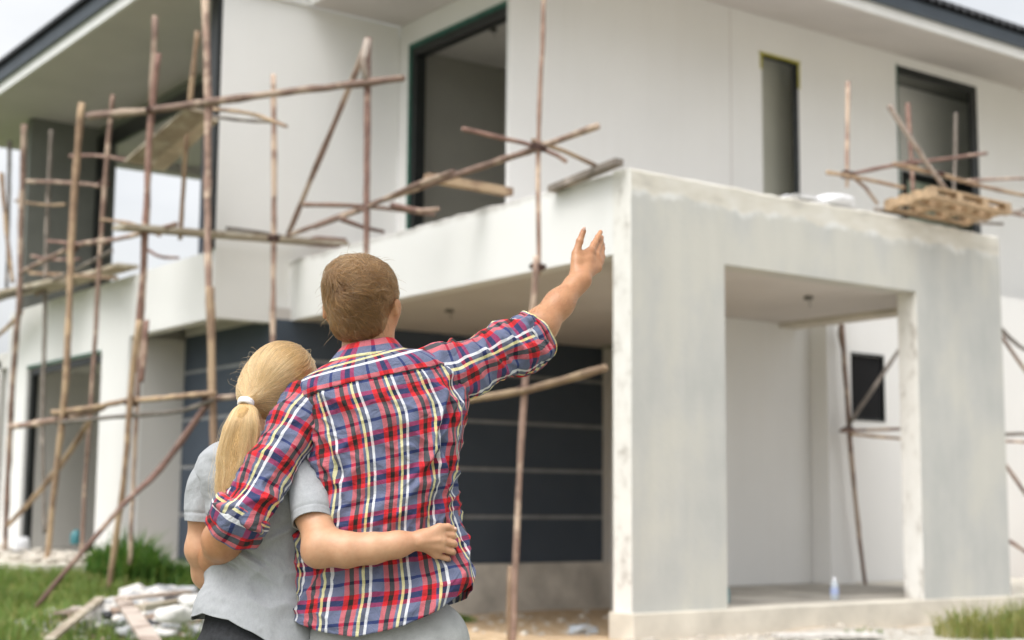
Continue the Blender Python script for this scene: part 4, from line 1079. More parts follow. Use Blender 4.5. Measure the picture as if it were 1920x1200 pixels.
M['cap_m'] = m_plain('brown_hair_mass', (0.115,0.060,0.027), 0.6, 0.35, 40, 0.6, stretch=(1,1,0.4))
M['cap_w'] = m_plain('blond_hair_mass', (0.45,0.27,0.10), 0.55, 0.3, 40, 0.6, stretch=(1,1,0.3))
def strands(name, P, rad, m, parent, label=None, tone=None):
    """P: (n, k, 3) strand points; rad: (k,) or (n,k)"""
    n, k = P.shape[:2]
    hc = bpy.data.hair_curves.new(name)
    hc.add_curves([k]*n)
    hc.position_data.foreach_set('vector', np.asarray(P, np.float32).ravel())
    ra = hc.attributes.get('radius') or hc.attributes.new('radius', 'FLOAT', 'POINT')
    ra.data.foreach_set('value', np.broadcast_to(np.asarray(rad, np.float32), (n, k)).ravel().copy())
    tn = hc.attributes.new('tone', 'FLOAT', 'CURVE')
    if tone is None:
        r0 = P[:, 0]; tone = 0.55*RNG.random(n)+0.45*np.clip(0.5+1.5*(smooth3(r0, 75, 301)[:, 0]+smooth3(r0, 190, 305)[:, 1]), 0, 1)
    tn.data.foreach_set('value', np.asarray(tone, np.float32))
    hc.materials.append(m)
    o = bpy.data.objects.new(name, hc); COL.objects.link(o)
    if parent: o.parent = parent
    if label: o['label'] = label
    return o
def gradf(f, P, h=0.002):
    g = np.stack([f(P+A(e)*h)-f(P-A(e)*h) for e in ((1,0,0),(0,1,0),(0,0,1))], -1)
    return g/np.maximum(np.linalg.norm(g, axis=-1, keepdims=True), 1e-9)
def unit(v): return v/np.maximum(np.linalg.norm(v, axis=-1, keepdims=True), 1e-9)
def smooth3(P, s, seed):
    """cheap smooth vector noise of positions"""
    x, y, z = P[..., 0], P[..., 1], P[..., 2]
    return np.stack([vnoise(x+z*0.7, y-z*0.6, s, seed)-.5, vnoise(y+x*0.5, z+1.3, s, seed+1)-.5, vnoise(z-x*0.4, x+y*0.8, s, seed+2)-.5], -1)

def head(F, c, Rt, s=1.0, female=False, k=0.015):
    """adds a head with a face; local axes: x right, y forward, z up"""
    g = lambda x, y, z: A(c)+Rt@(A((x, y, z))*s)
    F.ell(g(0,0,0.003), A((.074,.093,.084))*s, Rt, 0.02)
    F.ell(g(0,.040,-.055), A((.060,.060,.080))*s, Rt, 0.025)
    F.ell(g(0,.060,-.108), A((.040,.040,.030))*s, Rt, 0.025)
    F.cap(g(-.045,.03,-.095), g(-.02,.075,-.118), .020*s, .018*s, .02); F.cap(g(.045,.03,-.095), g(.02,.075,-.118), .020*s, .018*s, .02)
    F.cap(g(0,.094,-.022), g(0,.117,-.060), .008*s, .012*s, .010)
    F.cap(g(-.011,.104,-.063), g(.011,.104,-.063), .008*s, .008*s, .006)
    F.cap(g(-.040,.080,-.006), g(.040,.080,-.006), .012*s, .012*s, .012)
    for sx in (-1, 1):
        F.ell(g(sx*.031,.080,-.026), A((.014,.012,.010))*s, Rt, .005)
        F.ell(g(sx*.044,.058,-.058), A((.024,.026,.022))*s, Rt, .02)
        F.ell(g(sx*.090,-.008,-.040), A((.012,.019,.032))*s, Rt@rotm(0, sx*0.25, sx*-0.45), .005)
        F.cap(g(sx*.094,-.018,-.020), g(sx*.096,-.022,-.045), .006*s, .006*s, .004)
        F.ell(g(sx*.082,-.002,-.068), A((.007,.009,.010))*s, Rt, .005)
    F.cap(g(-.018,.096,-.089), g(.018,.096,-.089), .0065*s, .0065*s, .005)
    F.cap(g(-.015,.094,-.098), g(.015,.094,-.098), .007*s, .007*s, .005)
    return g

# ================================================================= the man
MAN = empty('person', FIG_BASE, FIG_YAW, 'man in red and blue plaid shirt pointing his raised right arm at the house', 'person')
hc_m = A((-0.0318,0.0000,1.6415)); Rt_m = rotm(R(18), R(-2), R(-9))
F = Field()
gm = head(F, hc_m, Rt_m, 1.0)
F.cap((-0.0121,0.0000,1.5633), (-0.0127,0.0000,1.4547), .056, .062, .03)          # neck
F.cap((-0.0374,0.0000,1.5798), (-0.0401,-0.0050,1.4679), .03, .034, .03); F.cap((0.0152,0.0000,1.5830), (0.0259,-0.0050,1.4823), .03, .034, .03)
F.ell((0.0247,0.0000,1.2348), (.165,.085,.17), None, .05); F.ell((0.0314,0.0000,1.0313), (.13,.08,.20), None, .06); F.ell((0.0490,0.0000,0.8173), (.15,.085,.12), None, .05)
F.cap((-0.0909,0.0000,1.3711), (0.1290,0.0000,1.4005), .05, .05, .05)
# raised right arm
F.chain([(0.1427,0.0000,1.4075), (0.1957,0.0400,1.4462), (0.2848,0.1000,1.4893), (0.3987,0.1850,1.5396)], [.05,.047,.045,.045], .03)
F.chain([(0.3988,0.1850,1.5367), (0.4382,0.2150,1.5933), (0.4923,0.2650,1.6628), (0.5449,0.3150,1.7294)], [.044,.0445,.0365,.0285], .03)
F.cap((0.5387,0.3100,1.7241), (0.5602,0.3200,1.7410), .0270, .027, .02)      # ulnar knuckle
# right hand, back of the hand to the viewer, thumb up
Wr = (0.5511,0.3200,1.7409)
kn = [(0.5857,0.3750,1.8288), (0.6020,0.3920,1.8210), (0.6097,0.3920,1.8039), (0.6074,0.3800,1.7833)]
for kq, r0, r1 in zip(kn, (.022,.022,.021,.019), (.0125,.0125,.012,.0115)): F.cap((0.5574,0.3250,1.7509), kq, r0, r1, .010)
fing = [[kn[0], (0.5982,0.4080,1.8582), (0.6103,0.4300,1.8828), (0.6191,0.4470,1.9018)],
        [kn[1], (0.6101,0.4260,1.8505), (0.6193,0.4500,1.8723), (0.6235,0.4680,1.8899)],
        [kn[2], (0.6180,0.4280,1.8320), (0.6240,0.4500,1.8533), (0.6266,0.4660,1.8688)],
        [kn[3], (0.6185,0.4100,1.8070), (0.6243,0.4300,1.8246), (0.6253,0.4460,1.8399)]]
for f_, s_ in zip(fing, (1.0,1.02,.97,.86)):
    F.cap(f_[0], f_[1], .0115*s_, .0102*s_, .007); F.cap(f_[1], f_[2], .0098*s_, .0088*s_, .004); F.cap(f_[2], f_[3], .0086*s_, .0068*s_, .004)
    F.ell(f_[1], (.0098*s_,)*3, None, .003)
F.chain([(0.5422,0.3250,1.7600), (0.5428,0.3420,1.8181)], [.0185,.0130], .012)
F.chain([(0.5428,0.3420,1.8181), (0.5537,0.3480,1.8563), (0.5645,0.3520,1.8866)], [.0118,.0098,.0082], .004)
F.ell((0.5536,0.3470,1.8546), (.0108,.0108,.0108), None, .003)
F.cap((0.5518,0.3380,1.7959), (0.5804,0.3620,1.8064), .014, .0125, .012)
F.cap((0.5521,0.3440,1.8154), (0.5870,0.3720,1.8330), .0095, .0105, .010)
# left arm round the woman
F.chain([(-0.1562,-0.0200,1.3390), (-0.2397,-0.1100,1.1823), (-0.3194,-0.1250,1.0594)], [.048,.037,.038], .03)
F.chain([(-0.3194,-0.1250,1.0594), (-0.3566,-0.0750,1.0136), (-0.3925,0.0200,0.9654), (-0.3990,0.1000,0.9351)], [.045,.047,.038,.028], .03)
for k_, (x_, y_) in enumerate(((470,1056),(474,1066),(474,1076),(468,1086))):
    kq_ = A((-0.3695,0.1500,0.9389))-A((0,0,k_*.0085))
    F.cap((-0.3981,0.1100,0.9319), kq_, .018, .0125, .01)
    F.chain([kq_, A((-0.3488,0.1600,0.9414))-A((0,0,k_*.0098)), ((-0.3274,0.1660,0.9470), (-0.3216,0.1680,0.9329), (-0.3212,0.1680,0.9190), (-0.3286,0.1640,0.9051))[k_]], [.0100,.0088,.0068], .004)
F.chain([(-0.3967,0.1150,0.9455), (-0.3835,0.1450,0.9640), (-0.3635,0.1580,0.9721)], [.014,.0105,.0078], .006)
vb, fb = surface(F, 0.0032)
body_m = mesh_np('body', vb, fb, M['skin_m'], MAN); vb_m, F_man = vb, F
# nail of the raised thumb
def nail(c, r, rot, m, parent):
    G = Field().ell(c, r, rot); v_, f_ = surface(G, 0.0012); return mesh_np('nail', v_, f_, m, parent)
M['nail'] = m_plain('finger_nail', (0.66,0.42,0.34), 0.3, 0.06, 30)

nail((0.5656,0.3435,1.8912), (.0052,.0020,.0062), rotm(R(10), R(18), 0), M['nail'], body_m)
# shirt torso
S = [((-0.0749,0.0050,1.4936), (0.0602,0.0050,1.5254), .066,.066),
     ((-0.0993,0.0050,1.4712), (0.0855,0.0050,1.5047), .084,.078),
     ((-0.1450,0.0000,1.4426), (0.1496,0.0000,1.4963), .098,.088),
     ((-0.1855,0.0000,1.4090), (0.1998,0.0000,1.4662), .110,.096),
     ((-0.1950,0.0000,1.3510), (0.2281,0.0000,1.4151), .119,.102),
     ((-0.1850,0.0000,1.2851), (0.2480,0.0000,1.3642), .126,.110),
     ((-0.1695,0.0000,1.2169), (0.2378,0.0000,1.2968), .126,.112),
     ((-0.1582,0.0000,1.1489), (0.2265,0.0000,1.2146), .119,.112),
     ((-0.1602,0.0000,1.0675), (0.2194,0.0000,1.1275), .110,.112),
     ((-0.1677,0.0000,0.9893), (0.2258,0.0000,1.0544), .107,.114),
     ((-0.1740,0.0000,0.9195), (0.2485,0.0000,0.9792), .112,.116),
     ((-0.1792,0.0000,0.8581), (0.2723,0.0000,0.9231), .134,.120),
     ((-0.1817,0.0000,0.7996), (0.2677,0.0000,0.8457), .150,.125),
     ((-0.1759,0.0000,0.7334), (0.2578,0.0000,0.7659), .158,.128)]
NU, NV = 300, 260
def hem_m(th):
    # tail: deep at the back, high at the side seams, middling at the front
    d = np.degrees(th)
    k = np.interp(d, [-90,-30,0,25,55,78,100,130,150,165,180,210,270], [12.3,11.7,10.75,11.15,11.85,12.22,12.42,12.15,11.85,11.6,11.55,11.9,12.3])
    return k
P, th, t = torso_surface(S, NU, NV, hem_m)
# arc length round the chest gives u, length down the back gives v
ref = P[int(NV*0.5)]; arc = np.concatenate([[0], np.cumsum(np.linalg.norm(np.diff(ref, axis=0), axis=1))])
ib = np.argmin(np.abs(th-math.pi/2)); u = arc-arc[ib]
jb = P[:, ib]; vlen = np.concatenate([[0], np.cumsum(np.linalg.norm(np.diff(jb, axis=0), axis=1))])
tv = np.interp(t.ravel(), t[:, ib], vlen).reshape(t.shape)
u = -u
UV = np.stack([np.broadcast_to(u, t.shape)+0.012, tv], -1)
UV[..., 0] -= 0.014*np.sin((tv-0.1)*6.0)+0.06*np.clip(tv-0.05, 0, 0.35)       # the checks lean with the lifted arm
UV[..., 1] += 0.09*u[None]*np.clip(1-tv*1.5, 0, 1)
Nn = grid_normals(P, False)
if (Nn[NV//2, ib]@A((0,-1,0))) < 0: Nn = -Nn
uu, vv = UV[..., 0], UV[..., 1]
def fold(u0, v0, u1, v1, wd, amp):      # a soft crease along a segment in cloth space
    d = A((u1-u0, v1-v0)); L2 = d@d
    h = np.clip(((uu-u0)*d[0]+(vv-v0)*d[1])/L2, 0, 1)
    du, dv = uu-u0-h*d[0], vv-v0-h*d[1]
    q = (du*d[1]-dv*d[0])/math.sqrt(L2)
    ends = np.sin(np.pi*np.clip(h, 0.0, 1.0))**0.5*np.exp(-((du*d[0]+dv*d[1])/math.sqrt(L2)/0.03)**2)
    return amp*ends*(np.exp(-(q/wd)**2)-0.75*np.exp(-((q-1.7*wd)/(1.2*wd))**2))
body_w = sm(vv, 0.06, 0.16)
def crease(x, y, s, seed, pw=2.2):     # narrow ridges with broad valleys
    return ridge(x, y, s, seed)**pw
mid = np.exp(-(uu/0.09)**2)
disp = body_w*(0.016*(vnoise(uu+0.3*vv, vv, 8, 3)-.5)
        +0.013*(crease(uu-0.75*vv, vv*0.30+uu*0.25, 11, 31)-.3)*(1-0.6*mid)
        +0.011*(crease(uu+0.85*vv, 0.28*vv-0.25*uu, 13, 34)-.3)*(1-0.4*mid)
        +0.006*(crease(uu*0.8-vv*1.1, vv*.5+uu*.4, 27, 37)-.3)+0.0035*(vnoise(uu, vv, 42, 7)-.5))
low = sm(vv, 0.36, 0.50)
disp += low*0.020*(crease(uu+0.35*(vv-0.5), 0.16*vv, 14, 36, 1.5)-.4)
disp += 0.016*np.exp(-((vv-0.45)/0.05)**2)*(crease(uu*0.30, vv*1.4+0.35*uu, 22, 39, 1.6)-.35)        # bunched at the waist under her arm
fd_ = fold
su = -1.0 if u[np.argmin(np.abs(th))] < 0 else 1.0      # sign of u on his right
for f_ in ((.20,.13,.10,.36,.010,.014),(.215,.20,.06,.43,.010,.012),(.13,.28,.20,.45,.010,.012),(.17,.30,.04,.40,.009,.008),
           (-.20,.16,-.13,.36,.009,.011),(-.19,.24,-.09,.42,.009,.009),(-.165,.115,-.155,.27,.006,.007),(-.12,.115,-.115,.21,.006,.006),
           (.03,.46,-.06,.62,.011,.010),(.12,.46,.04,.63,.011,.012),(-.10,.47,-.14,.60,.010,.009),(.19,.44,.15,.60,.010,.012),(0,.14,.02,.30,.012,.005)):
    disp += fd_(f_[0]*su, f_[1], f_[2]*su, f_[3], f_[4], f_[5])
P = P+Nn*disp[..., None]
# yoke seam: a small step and a change of grain
seam_t = 4.15+0.25*np.cos((th-math.pi/2))**2*0
seam_t = np.interp(np.degrees(th), [-90,0,30,60,90,120,150,180,270], [3.1,3.1,3.15,3.3,3.43,3.62,3.85,3.95,3.1])[None, :]
yoke = t < seam_t
vs_ = float(np.interp(3.43, t[:, ib], UV[:, ib, 1])); UV[..., 1] += math.floor(vs_/0.089)*0.089+0.0145-vs_
P = P+Nn*(np.where(np.abs(t-seam_t) < 0.07, -0.0025, 0)+np.where(yoke, 0.0020, 0))[..., None]
fq = faces_grid(NV, NU+1, False)
fmid = yoke.ravel()[fq].mean(1) > 0.5
shirt = mesh_np('shirt', P.reshape(-1,3), fq, [M['plaid'], M['plaid_x']], MAN, uv=UV.reshape(-1,2), mi=fmid.astype(int))
sol = shirt.modifiers.new('cloth', 'SOLIDIFY'); sol.thickness = 0.0022; sol.offset = -1
def sleeve(name, cs, ws, ds, parent, seed, shift, amp=0.007, nu=120, nv=150, ref=(0,1,0), twist=0.0):
    P, th, t, ln = limb_surface(cs, ws, ds, nu, nv, ref)
    r0 = float(np.mean(ws))*1.0
    u_ = th[None]*r0+shift[0]+twist*ln[:, None]; v_ = np.broadcast_to(ln[:, None]+shift[1], u_.shape)
    n = grid_normals(P, False); cen = P.mean(1, keepdims=True)
    if np.sum(n*(P-cen)) < 0: n = -n
    wr = th[None]; thn = np.cos(wr)*0.09+0*ln[:, None]; thm = np.sin(wr)*0.09+0*ln[:, None]
    ll = ln[:, None]+0*wr
    e = np.minimum(1, np.minimum(t, t[-1]-t)/0.3)[:, None]
    d = amp*1.5*(ridge(thn*0.5+ll*1.0, ll*0.25-thm*0.6, 17, seed)**1.8-.35)+amp*1.1*(ridge(thm*0.5-ll*1.1, thn*.7+ll*0.25, 20, seed+3)**1.8-.35)+0.35*amp*(vnoise(thn+ll, thm+ll*2, 50, seed+5)-.5)
    late = sm(ll, ln[-1]*0.55, ln[-1]*0.95)
    d = d*(0.6+0.9*late)*(0.35+0.65*e)
    P = P+n*d[..., None]
    u_ = u_+0.004*(vnoise(thn+ll*.9, thm-ll, 16, seed+9)-.5); v_ = v_+0.006*(vnoise(thn-ll*.6, thm+ll*.8, 18, seed+11)-.5)
    o = mesh_np(name, P.reshape(-1,3), faces_grid(nv, nu+1, False), [M['plaid']], parent, uv=np.stack([u_, v_], -1).reshape(-1,2))
    sl_ = o.modifiers.new('cloth', 'SOLIDIFY'); sl_.thickness = 0.002; sl_.offset = -1
    return o
K = 1.376e-3
ls = sleeve('sleeve', [(-0.1433,0.0000,1.3735), (-0.1735,-0.0300,1.3232), (-0.2110,-0.0750,1.2489), (-0.2505,-0.1150,1.1716), (-0.2823,-0.1350,1.1093), (-0.3085,-0.1350,1.0635)],
       [46*K,46*K,44*K,42*K,43*K,43*K], [.060,.060,.057,.054,.053,.053], MAN, 61, (0.047,0.03), 0.013)
rs = sleeve('sleeve', [(0.0985,0.0000,1.4113), (0.1531,0.0050,1.4316), (0.2096,0.0400,1.4505), (0.2807,0.0900,1.4855), (0.3453,0.1450,1.5203), (0.4001,0.1850,1.5484), (0.4206,0.1980,1.5617)],
       [44*K,55*K,53*K,46*K,40*K,38*K,39*K], [.060,.066,.063,.057,.053,.052,.052], MAN, 71, (0.02,0.01), 0.016)
def cuff(cs, ws, ds, seed, shift, parent):
    """rolled-up sleeve: a thick irregular double band"""
    nu, nv = 110, 60
    P, th, t, ln = limb_surface(cs, ws, ds, nu, nv)
    cen = P.mean(1, keepdims=True)
    prof = np.interp(t/t[-1], [0,.06,.14,.35,.55,.62,.70,.88,.96,1.0], [-.012,.008,.0135,.014,.010,.004,.0115,.0130,.007,-.014])
    q = (P-cen); q = q/np.linalg.norm(q, axis=-1, keepdims=True)
    a = 0.09
    wv = 0.010*(vnoise(np.cos(th)[None]*a+ln[:,None]*.4, np.sin(th)[None]*a+ln[:,None]*.2, 26, seed)-.5)+0.004*(ridge(np.cos(th)[None]*a+ln[:,None], np.sin(th)[None]*a, 38, seed+1)-.5)
    T_ = np.gradient(P.mean(1), axis=0); T_ /= np.linalg.norm(T_, axis=1, keepdims=True)
    P = P+q*(prof[:, None]+wv)[..., None]+T_[:, None]*(0.008*(vnoise(np.cos(th)*a, np.sin(th)*a, 18, seed+2)-.5))[None, :, None]
    u_ = th[None]*0.062+shift[0]+0*t[:, None]; v_ = np.broadcast_to(ln[:, None]*1.6+shift[1], u_.shape)
    return mesh_np('cuff', P.reshape(-1,3), faces_grid(nv, nu+1, False), [M['plaid_x']], parent, uv=np.stack([u_, v_], -1).reshape(-1,2))
cuff([(-0.2909,-0.1360,1.0962), (-0.3034,-0.1360,1.0752), (-0.3151,-0.1260,1.0529), (-0.3246,-0.1150,1.0383)], [44*K,46*K,46*K,44*K], [.055,.057,.057,.055], 81, (0.01,0.02), ls)
cuff([(0.3914,0.1780,1.5431), (0.4059,0.1870,1.5530), (0.4205,0.1960,1.5630), (0.4337,0.2040,1.5743)], [41*K,44*K,45*K,44*K], [.056,.058,.058,.057], 91, (0.03,0.05), rs)
# collar: stand and fall
cl_s = [((-0.0706,0.0050,1.4853), (0.0535,0.0050,1.5142), .060,.062), ((-0.0736,0.0040,1.5033), (0.0519,0.0040,1.5294), .0605,.062), ((-0.0764,0.0030,1.5073), (0.0547,0.0030,1.5335), .064,.066),
        ((-0.0818,0.0030,1.5031), (0.0617,0.0030,1.5293), .072,.073), ((-0.0953,0.0030,1.4863), (0.0758,0.0030,1.5141), .084,.083), ((-0.1141,0.0030,1.4625), (0.0927,0.0030,1.4962), .097,.094), ((-0.1112,0.0030,1.4584), (0.0900,0.0030,1.4920), .090,.090)]
P, th, t = torso_surface(cl_s, 160, 50, None, 2.2)
u_ = np.broadcast_to(np.linspace(0, 0.44, 161), t.shape); v_ = t*0.0078+0.0030
P = P+np.stack([0*t, 0*t, 0.003*(vnoise(u_, v_, 30, 77)-.5)], -1)
mesh_np('collar', P.reshape(-1,3), faces_grid(50, 161, False), [M['plaid_x']], shirt, uv=np.stack([u_, v_], -1).reshape(-1,2))
# trousers and shoes
G = Field()
G.ell((0.0549,0.0000,0.7220), (.198,.118,.16), None, .05); G.ell((0.0096,-0.0400,0.6826), (.10,.085,.10), None, .05); G.ell((0.1135,-0.0400,0.6834), (.10,.085,.10), None, .05)
G.cap((0.0533,0.0000,0.8041), (0.0548,0.0000,0.7247), .10, .11, .05)
hx = (0.0549,0.0000,0.7220)[0]
for sx in (-1, 1):
    G.chain([(hx+sx*.10,0,.76), (hx+sx*.115,.01,.45), (hx+sx*.12,-.005,.09)], [.105,.075,.065], .03)
def cut_m(Pn, V_): return np.maximum(V_, Pn[..., 2]-0.90)
v_, f_ = surface(G, 0.007, cut_m)
mesh_np('trousers', v_, f_, M['chino'], MAN)
def shoe(x, y, parent, s=1.0):
    G = Field().ell((x, y+.06*s, .035*s), (.045*s,.13*s,.04*s), None, .02).ell((x, y-.02*s, .06*s), (.042*s,.06*s,.055*s), None, .03)
    v_, f_ = surface(G, 0.006, lambda Pn, V_: np.maximum(V_, 0.002-Pn[..., 2])); mesh_np('shoe', v_, f_, M['shoe'], parent)
shoe(hx-.12, 0, MAN); shoe(hx+.12, 0, MAN)

# man's hair
HM = Field()
gh = lambda x, y, z: hc_m+Rt_m@A((x,y,z))
HM.ell(gh(0.001,-.006,.010), (.0895,.108,.090), Rt_m, .02); HM.ell(gh(0,-.058,-.060), (.066,.046,.055), Rt_m, .03)
HM.ell(gh(-.02,-.02,.056), (.055,.06,.040), Rt_m, .03)
def cut_hm(Pn, V_):
    q = (Pn-hc_m)@Rt_m
    x, y, z = q[..., 0], q[..., 1], q[..., 2]
    face = np.minimum(y-0.062+np.clip(-z, 0, .1)*0.9, 0.035-z)              # keeps the face free
    ear = 0.040-np.sqrt(((np.abs(x)-.09)/1.3)**2+(y+.004)**2+((z+.052)*0.75)**2)
    nape = -(z+0.094)+0.02*np.abs(x)/.06
    V_ = np.maximum(V_, face); V_ = np.maximum(V_, ear)
    return np.maximum(V_, nape)
vh, fh_ = surface(HM, 0.004, cut_hm)
hair_m = mesh_np('hair', vh, fh_, M['cap_m'], MAN)
def cap_fn(Pn): return HM(Pn)
rg = np.random.default_rng(3)
def man_strands(n):
    tri = rg.integers(0, len(fh_), n*2); w_ = rg.random((n*2, 2))
    q = vh[fh_[tri]]
    p = (q[:,0]*(1-w_[:,:1])+q[:,1]*w_[:,:1])*(1-w_[:,1:])+(q[:,3]*(1-w_[:,:1])+q[:,2]*w_[:,:1])*w_[:,1:]
    ok = np.abs(cap_fn(p)) < 0.003
    p = p[ok][:n]; n = len(p)
    lz = ((p-hc_m)@Rt_m)
    crown = gh(-.022,-.092,.036)
    Ls = np.interp(lz[:,2], [-.12,-.07,-.02,.05,.12], [.018,.030,.044,.056,.062])*rg.uniform(.7,1.25,n)
    K_ = 8; out = np.zeros((n, K_, 3)); out[:,0] = p-0.004*gradf(cap_fn, p)
    lift = (rg.uniform(.0005,.007,n)+.006*np.abs(smooth3(p, 70, 15)[:,0])*2*rg.random(n))*np.interp(lz[:,2], [-.12,-.05,.08], [.25,.7,1.25]); pos = p.copy()
    lock = smooth3(p, 38, 5)*2.4+smooth3(p, 100, 9)*1.5
    jit = rg.normal(0, .16, (n,3))
    for k in range(1, K_):
        g_ = gradf(cap_fn, pos)
        d = pos-crown
        rad = unit(d-g_*np.sum(d*g_,-1,keepdims=True))
        sw = np.cross(g_, rad)
        dirv = rad*0.8+sw*0.50*np.exp(-np.linalg.norm(d,axis=-1,keepdims=True)/.09)+A((0.42,0,-.62))*(1-np.exp(-np.linalg.norm(d,axis=-1,keepdims=True)/.05))+lock+jit
        dirv = unit(dirv-g_*np.sum(dirv*g_,-1,keepdims=True))
        pos = pos+dirv*(Ls/(K_-1))[:,None]
        sdv = cap_fn(pos); g_ = gradf(cap_fn, pos)
        target = lift*math.sin(min(1, k/(K_-1)*1.3)*math.pi*0.62)+rg.normal(0,.0004,n)
        pos = pos+g_*(target-sdv)[:,None]
        out[:,k] = pos
    return out
PS = man_strands(20000)
strands('hair_strands', PS, np.linspace(.00055,.0002,8), M['hair_m'], hair_m)

ps_ = PS[rg.integers(0, len(PS), 420)].copy(); k_ = ps_.shape[1]
g_ = gradf(cap_fn, ps_[:, 0]); dr_ = unit(ps_[:, -1]-ps_[:, 0]+rg.normal(0, .012, (len(ps_), 3)))
for k in range(k_):
    f_ = k/(k_-1); ps_[:, k] = ps_[:, 0]+dr_*(0.042*f_)+g_*(rg.uniform(.006, .016, (len(ps_), 1)) if k == 0 else lf_)*math.sin(f_*2.0)
    if k == 0: lf_ = rg.uniform(.006, .017, (len(ps_), 1))
strands('stray_hair', ps_, np.linspace(.0004,.00015,k_), M['hair_m'], hair_m)
ok_ = (vb_m[:, 0] > (0.3838,0.2000,1.6087)[0]) & (vb_m[:, 0] < (0.5413,0.3000,1.7135)[0])
q_ = vb_m[ok_]; q_ = q_[rg.integers(0, len(q_), 900)]
g_ = gradf(F_man, q_); ax_ = unit(A((0.5496,0.3200,1.7318))-A((0.4060,0.1900,1.5490)))
AH = np.zeros((len(q_), 4, 3))
dv_ = unit(ax_+rg.normal(0, .45, (len(q_), 3))); Lh = rg.uniform(.006, .013, (len(q_), 1))
for k in range(4): AH[:, k] = q_+(dv_-g_*np.sum(dv_*g_, -1, keepdims=True))*Lh*k/3+g_*Lh*.35*math.sin(k/3*2.2)
strands('arm_hair', AH, np.linspace(.00016,.00008,4), M['hair_m'], body_m)

# ================================================================= the woman
WOM = empty('person', (FIG_BASE[0]+math.cos(FIG_YAW)*-0.30, FIG_BASE[1]+math.sin(FIG_YAW)*-0.30, FIG_BASE[2]), FIG_YAW, 'woman in grey T-shirt with blond ponytail leaning her head on the man\'s shoulder', 'person')
OFF = A((0.30, 0, 0))
def W(p): return A(p)+OFF
hc_w = W((-0.2443,0.0750,1.4232)); Rt_w = rotm(R(4), R(16), R(-16))
F = Field()
gw = head(F, hc_w, Rt_w, 0.94, True)
F.cap(W((-0.2623,0.0600,1.3461)), W((-0.3024,0.0350,1.2445)), .046, .052, .03)
F.ell(W((-0.2972,0.0200,1.1576)), (.125,.070,.13), None, .05); F.ell(W((-0.2812,0.0200,0.9879)), (.095,.062,.14), None, .05); F.ell(W((-0.2877,0.0200,0.8399)), (.125,.075,.12), None, .05)
F.cap(W((-0.3853,0.0200,1.2020)), W((-0.1826,0.0000,1.1922)), .036, .036, .05)
F.ell(W((-0.3607,0.0850,1.1304)), (.05,.045,.05), None, .03); F.ell(W((-0.2411,0.0800,1.1271)), (.05,.045,.05), None, .03)
# left arm hanging, bent to the front
F.chain([W((-0.4108,0.0200,1.1840)), W((-0.4312,0.0200,1.0951)), W((-0.4350,0.0300,0.9863))], [.036,.034,.033], .03)
F.chain([W((-0.4350,0.0300,0.9863)), W((-0.4242,0.0750,0.9222)), W((-0.4025,0.1300,0.8620))], [.033,.033,.023], .03)
for k_ in range(4):
    F.cap(W((-0.4025,0.1300,0.8620)), W((-0.3763,0.1550,0.8579))-A((0,0,k_*.0125)), .016, .0105, .01)
F.chain([W((-0.3763,0.1550,0.8579)), W((-0.3556,0.1650,0.8575)), W((-0.3364,0.1680,0.8602))], [.0085,.0076,.006], .004); F.chain([W((-0.3759,0.1550,0.8454)), W((-0.3539,0.1660,0.8435)), W((-0.3306,0.1700,0.8449))], [.0085,.0076,.006], .004)
F.chain([W((-0.3755,0.1550,0.8330)), W((-0.3549,0.1660,0.8296)), W((-0.3330,0.1700,0.8295))], [.0082,.0074,.006], .004); F.chain([W((-0.3745,0.1520,0.8207)), W((-0.3579,0.1620,0.8160)), W((-0.3417,0.1660,0.8145))], [.0075,.0066,.0055], .004)
F.chain([W((-0.3993,0.1400,0.8752)), W((-0.3798,0.1550,0.8801)), W((-0.3619,0.1650,0.8797))], [.012,.009,.007], .006)
# right arm behind the man's back
F.chain([W((-0.1728,-0.0100,1.1852)), W((-0.1329,-0.0850,1.0843)), W((-0.0997,-0.1420,1.0016))], [.040,.042,.0435], .03)
F.chain([W((-0.0997,-0.1420,1.0016)), W((-0.0382,-0.1520,0.9933)), W((0.0270,-0.1520,0.9977)), W((0.0853,-0.1480,1.0071)), W((0.1381,-0.1380,1.0177))], [.0415,.0385,.0330,.0275,.0215], .03)
F.ell(W((-0.1119,-0.1450,0.9809)), (.030,.026,.026), None, .03)
wk = [W((0.1897,-0.1240,1.0347)), W((0.1941,-0.1280,1.0166)), W((0.1903,-0.1260,0.9983)), W((0.1783,-0.1180,0.9824))]
for q_, r0, r1 in zip(wk, (.021,.021,.020,.018), (.0125,.0125,.012,.011)): F.cap(W((0.1433,-0.1360,1.0177)), q_, r0, r1, .012)
wp = [(W((0.2196,-0.1120,1.0295)), W((0.2214,-0.0880,1.0251)), W((0.2036,-0.0760,1.0208))), (W((0.2226,-0.1140,1.0100)), W((0.2243,-0.0880,1.0068)), W((0.2066,-0.0780,1.0037))),
      (W((0.2188,-0.1120,0.9903)), W((0.2205,-0.0880,0.9870)), W((0.2042,-0.0780,0.9853))), (W((0.2056,-0.1060,0.9731)), W((0.2087,-0.0860,0.9698)), W((0.1937,-0.0760,0.9693)))]
for q_, (a_, b2_, c2_), s_ in zip(wk, wp, (1,1.02,.97,.88)):
    F.cap(q_, a_, .0100*s_, .0088*s_, .003); F.cap(a_, b2_, .0086*s_, .0080*s_, .0012); F.cap(b2_, c2_, .0078*s_, .0064*s_, .0012)
F.chain([W((0.1561,-0.1350,1.0307)), W((0.1870,-0.1280,1.0491))], [.0150,.0110], .012)
F.chain([W((0.1870,-0.1280,1.0491)), W((0.2077,-0.1180,1.0504)), W((0.2232,-0.1080,1.0439))], [.0105,.0090,.0072], .003)
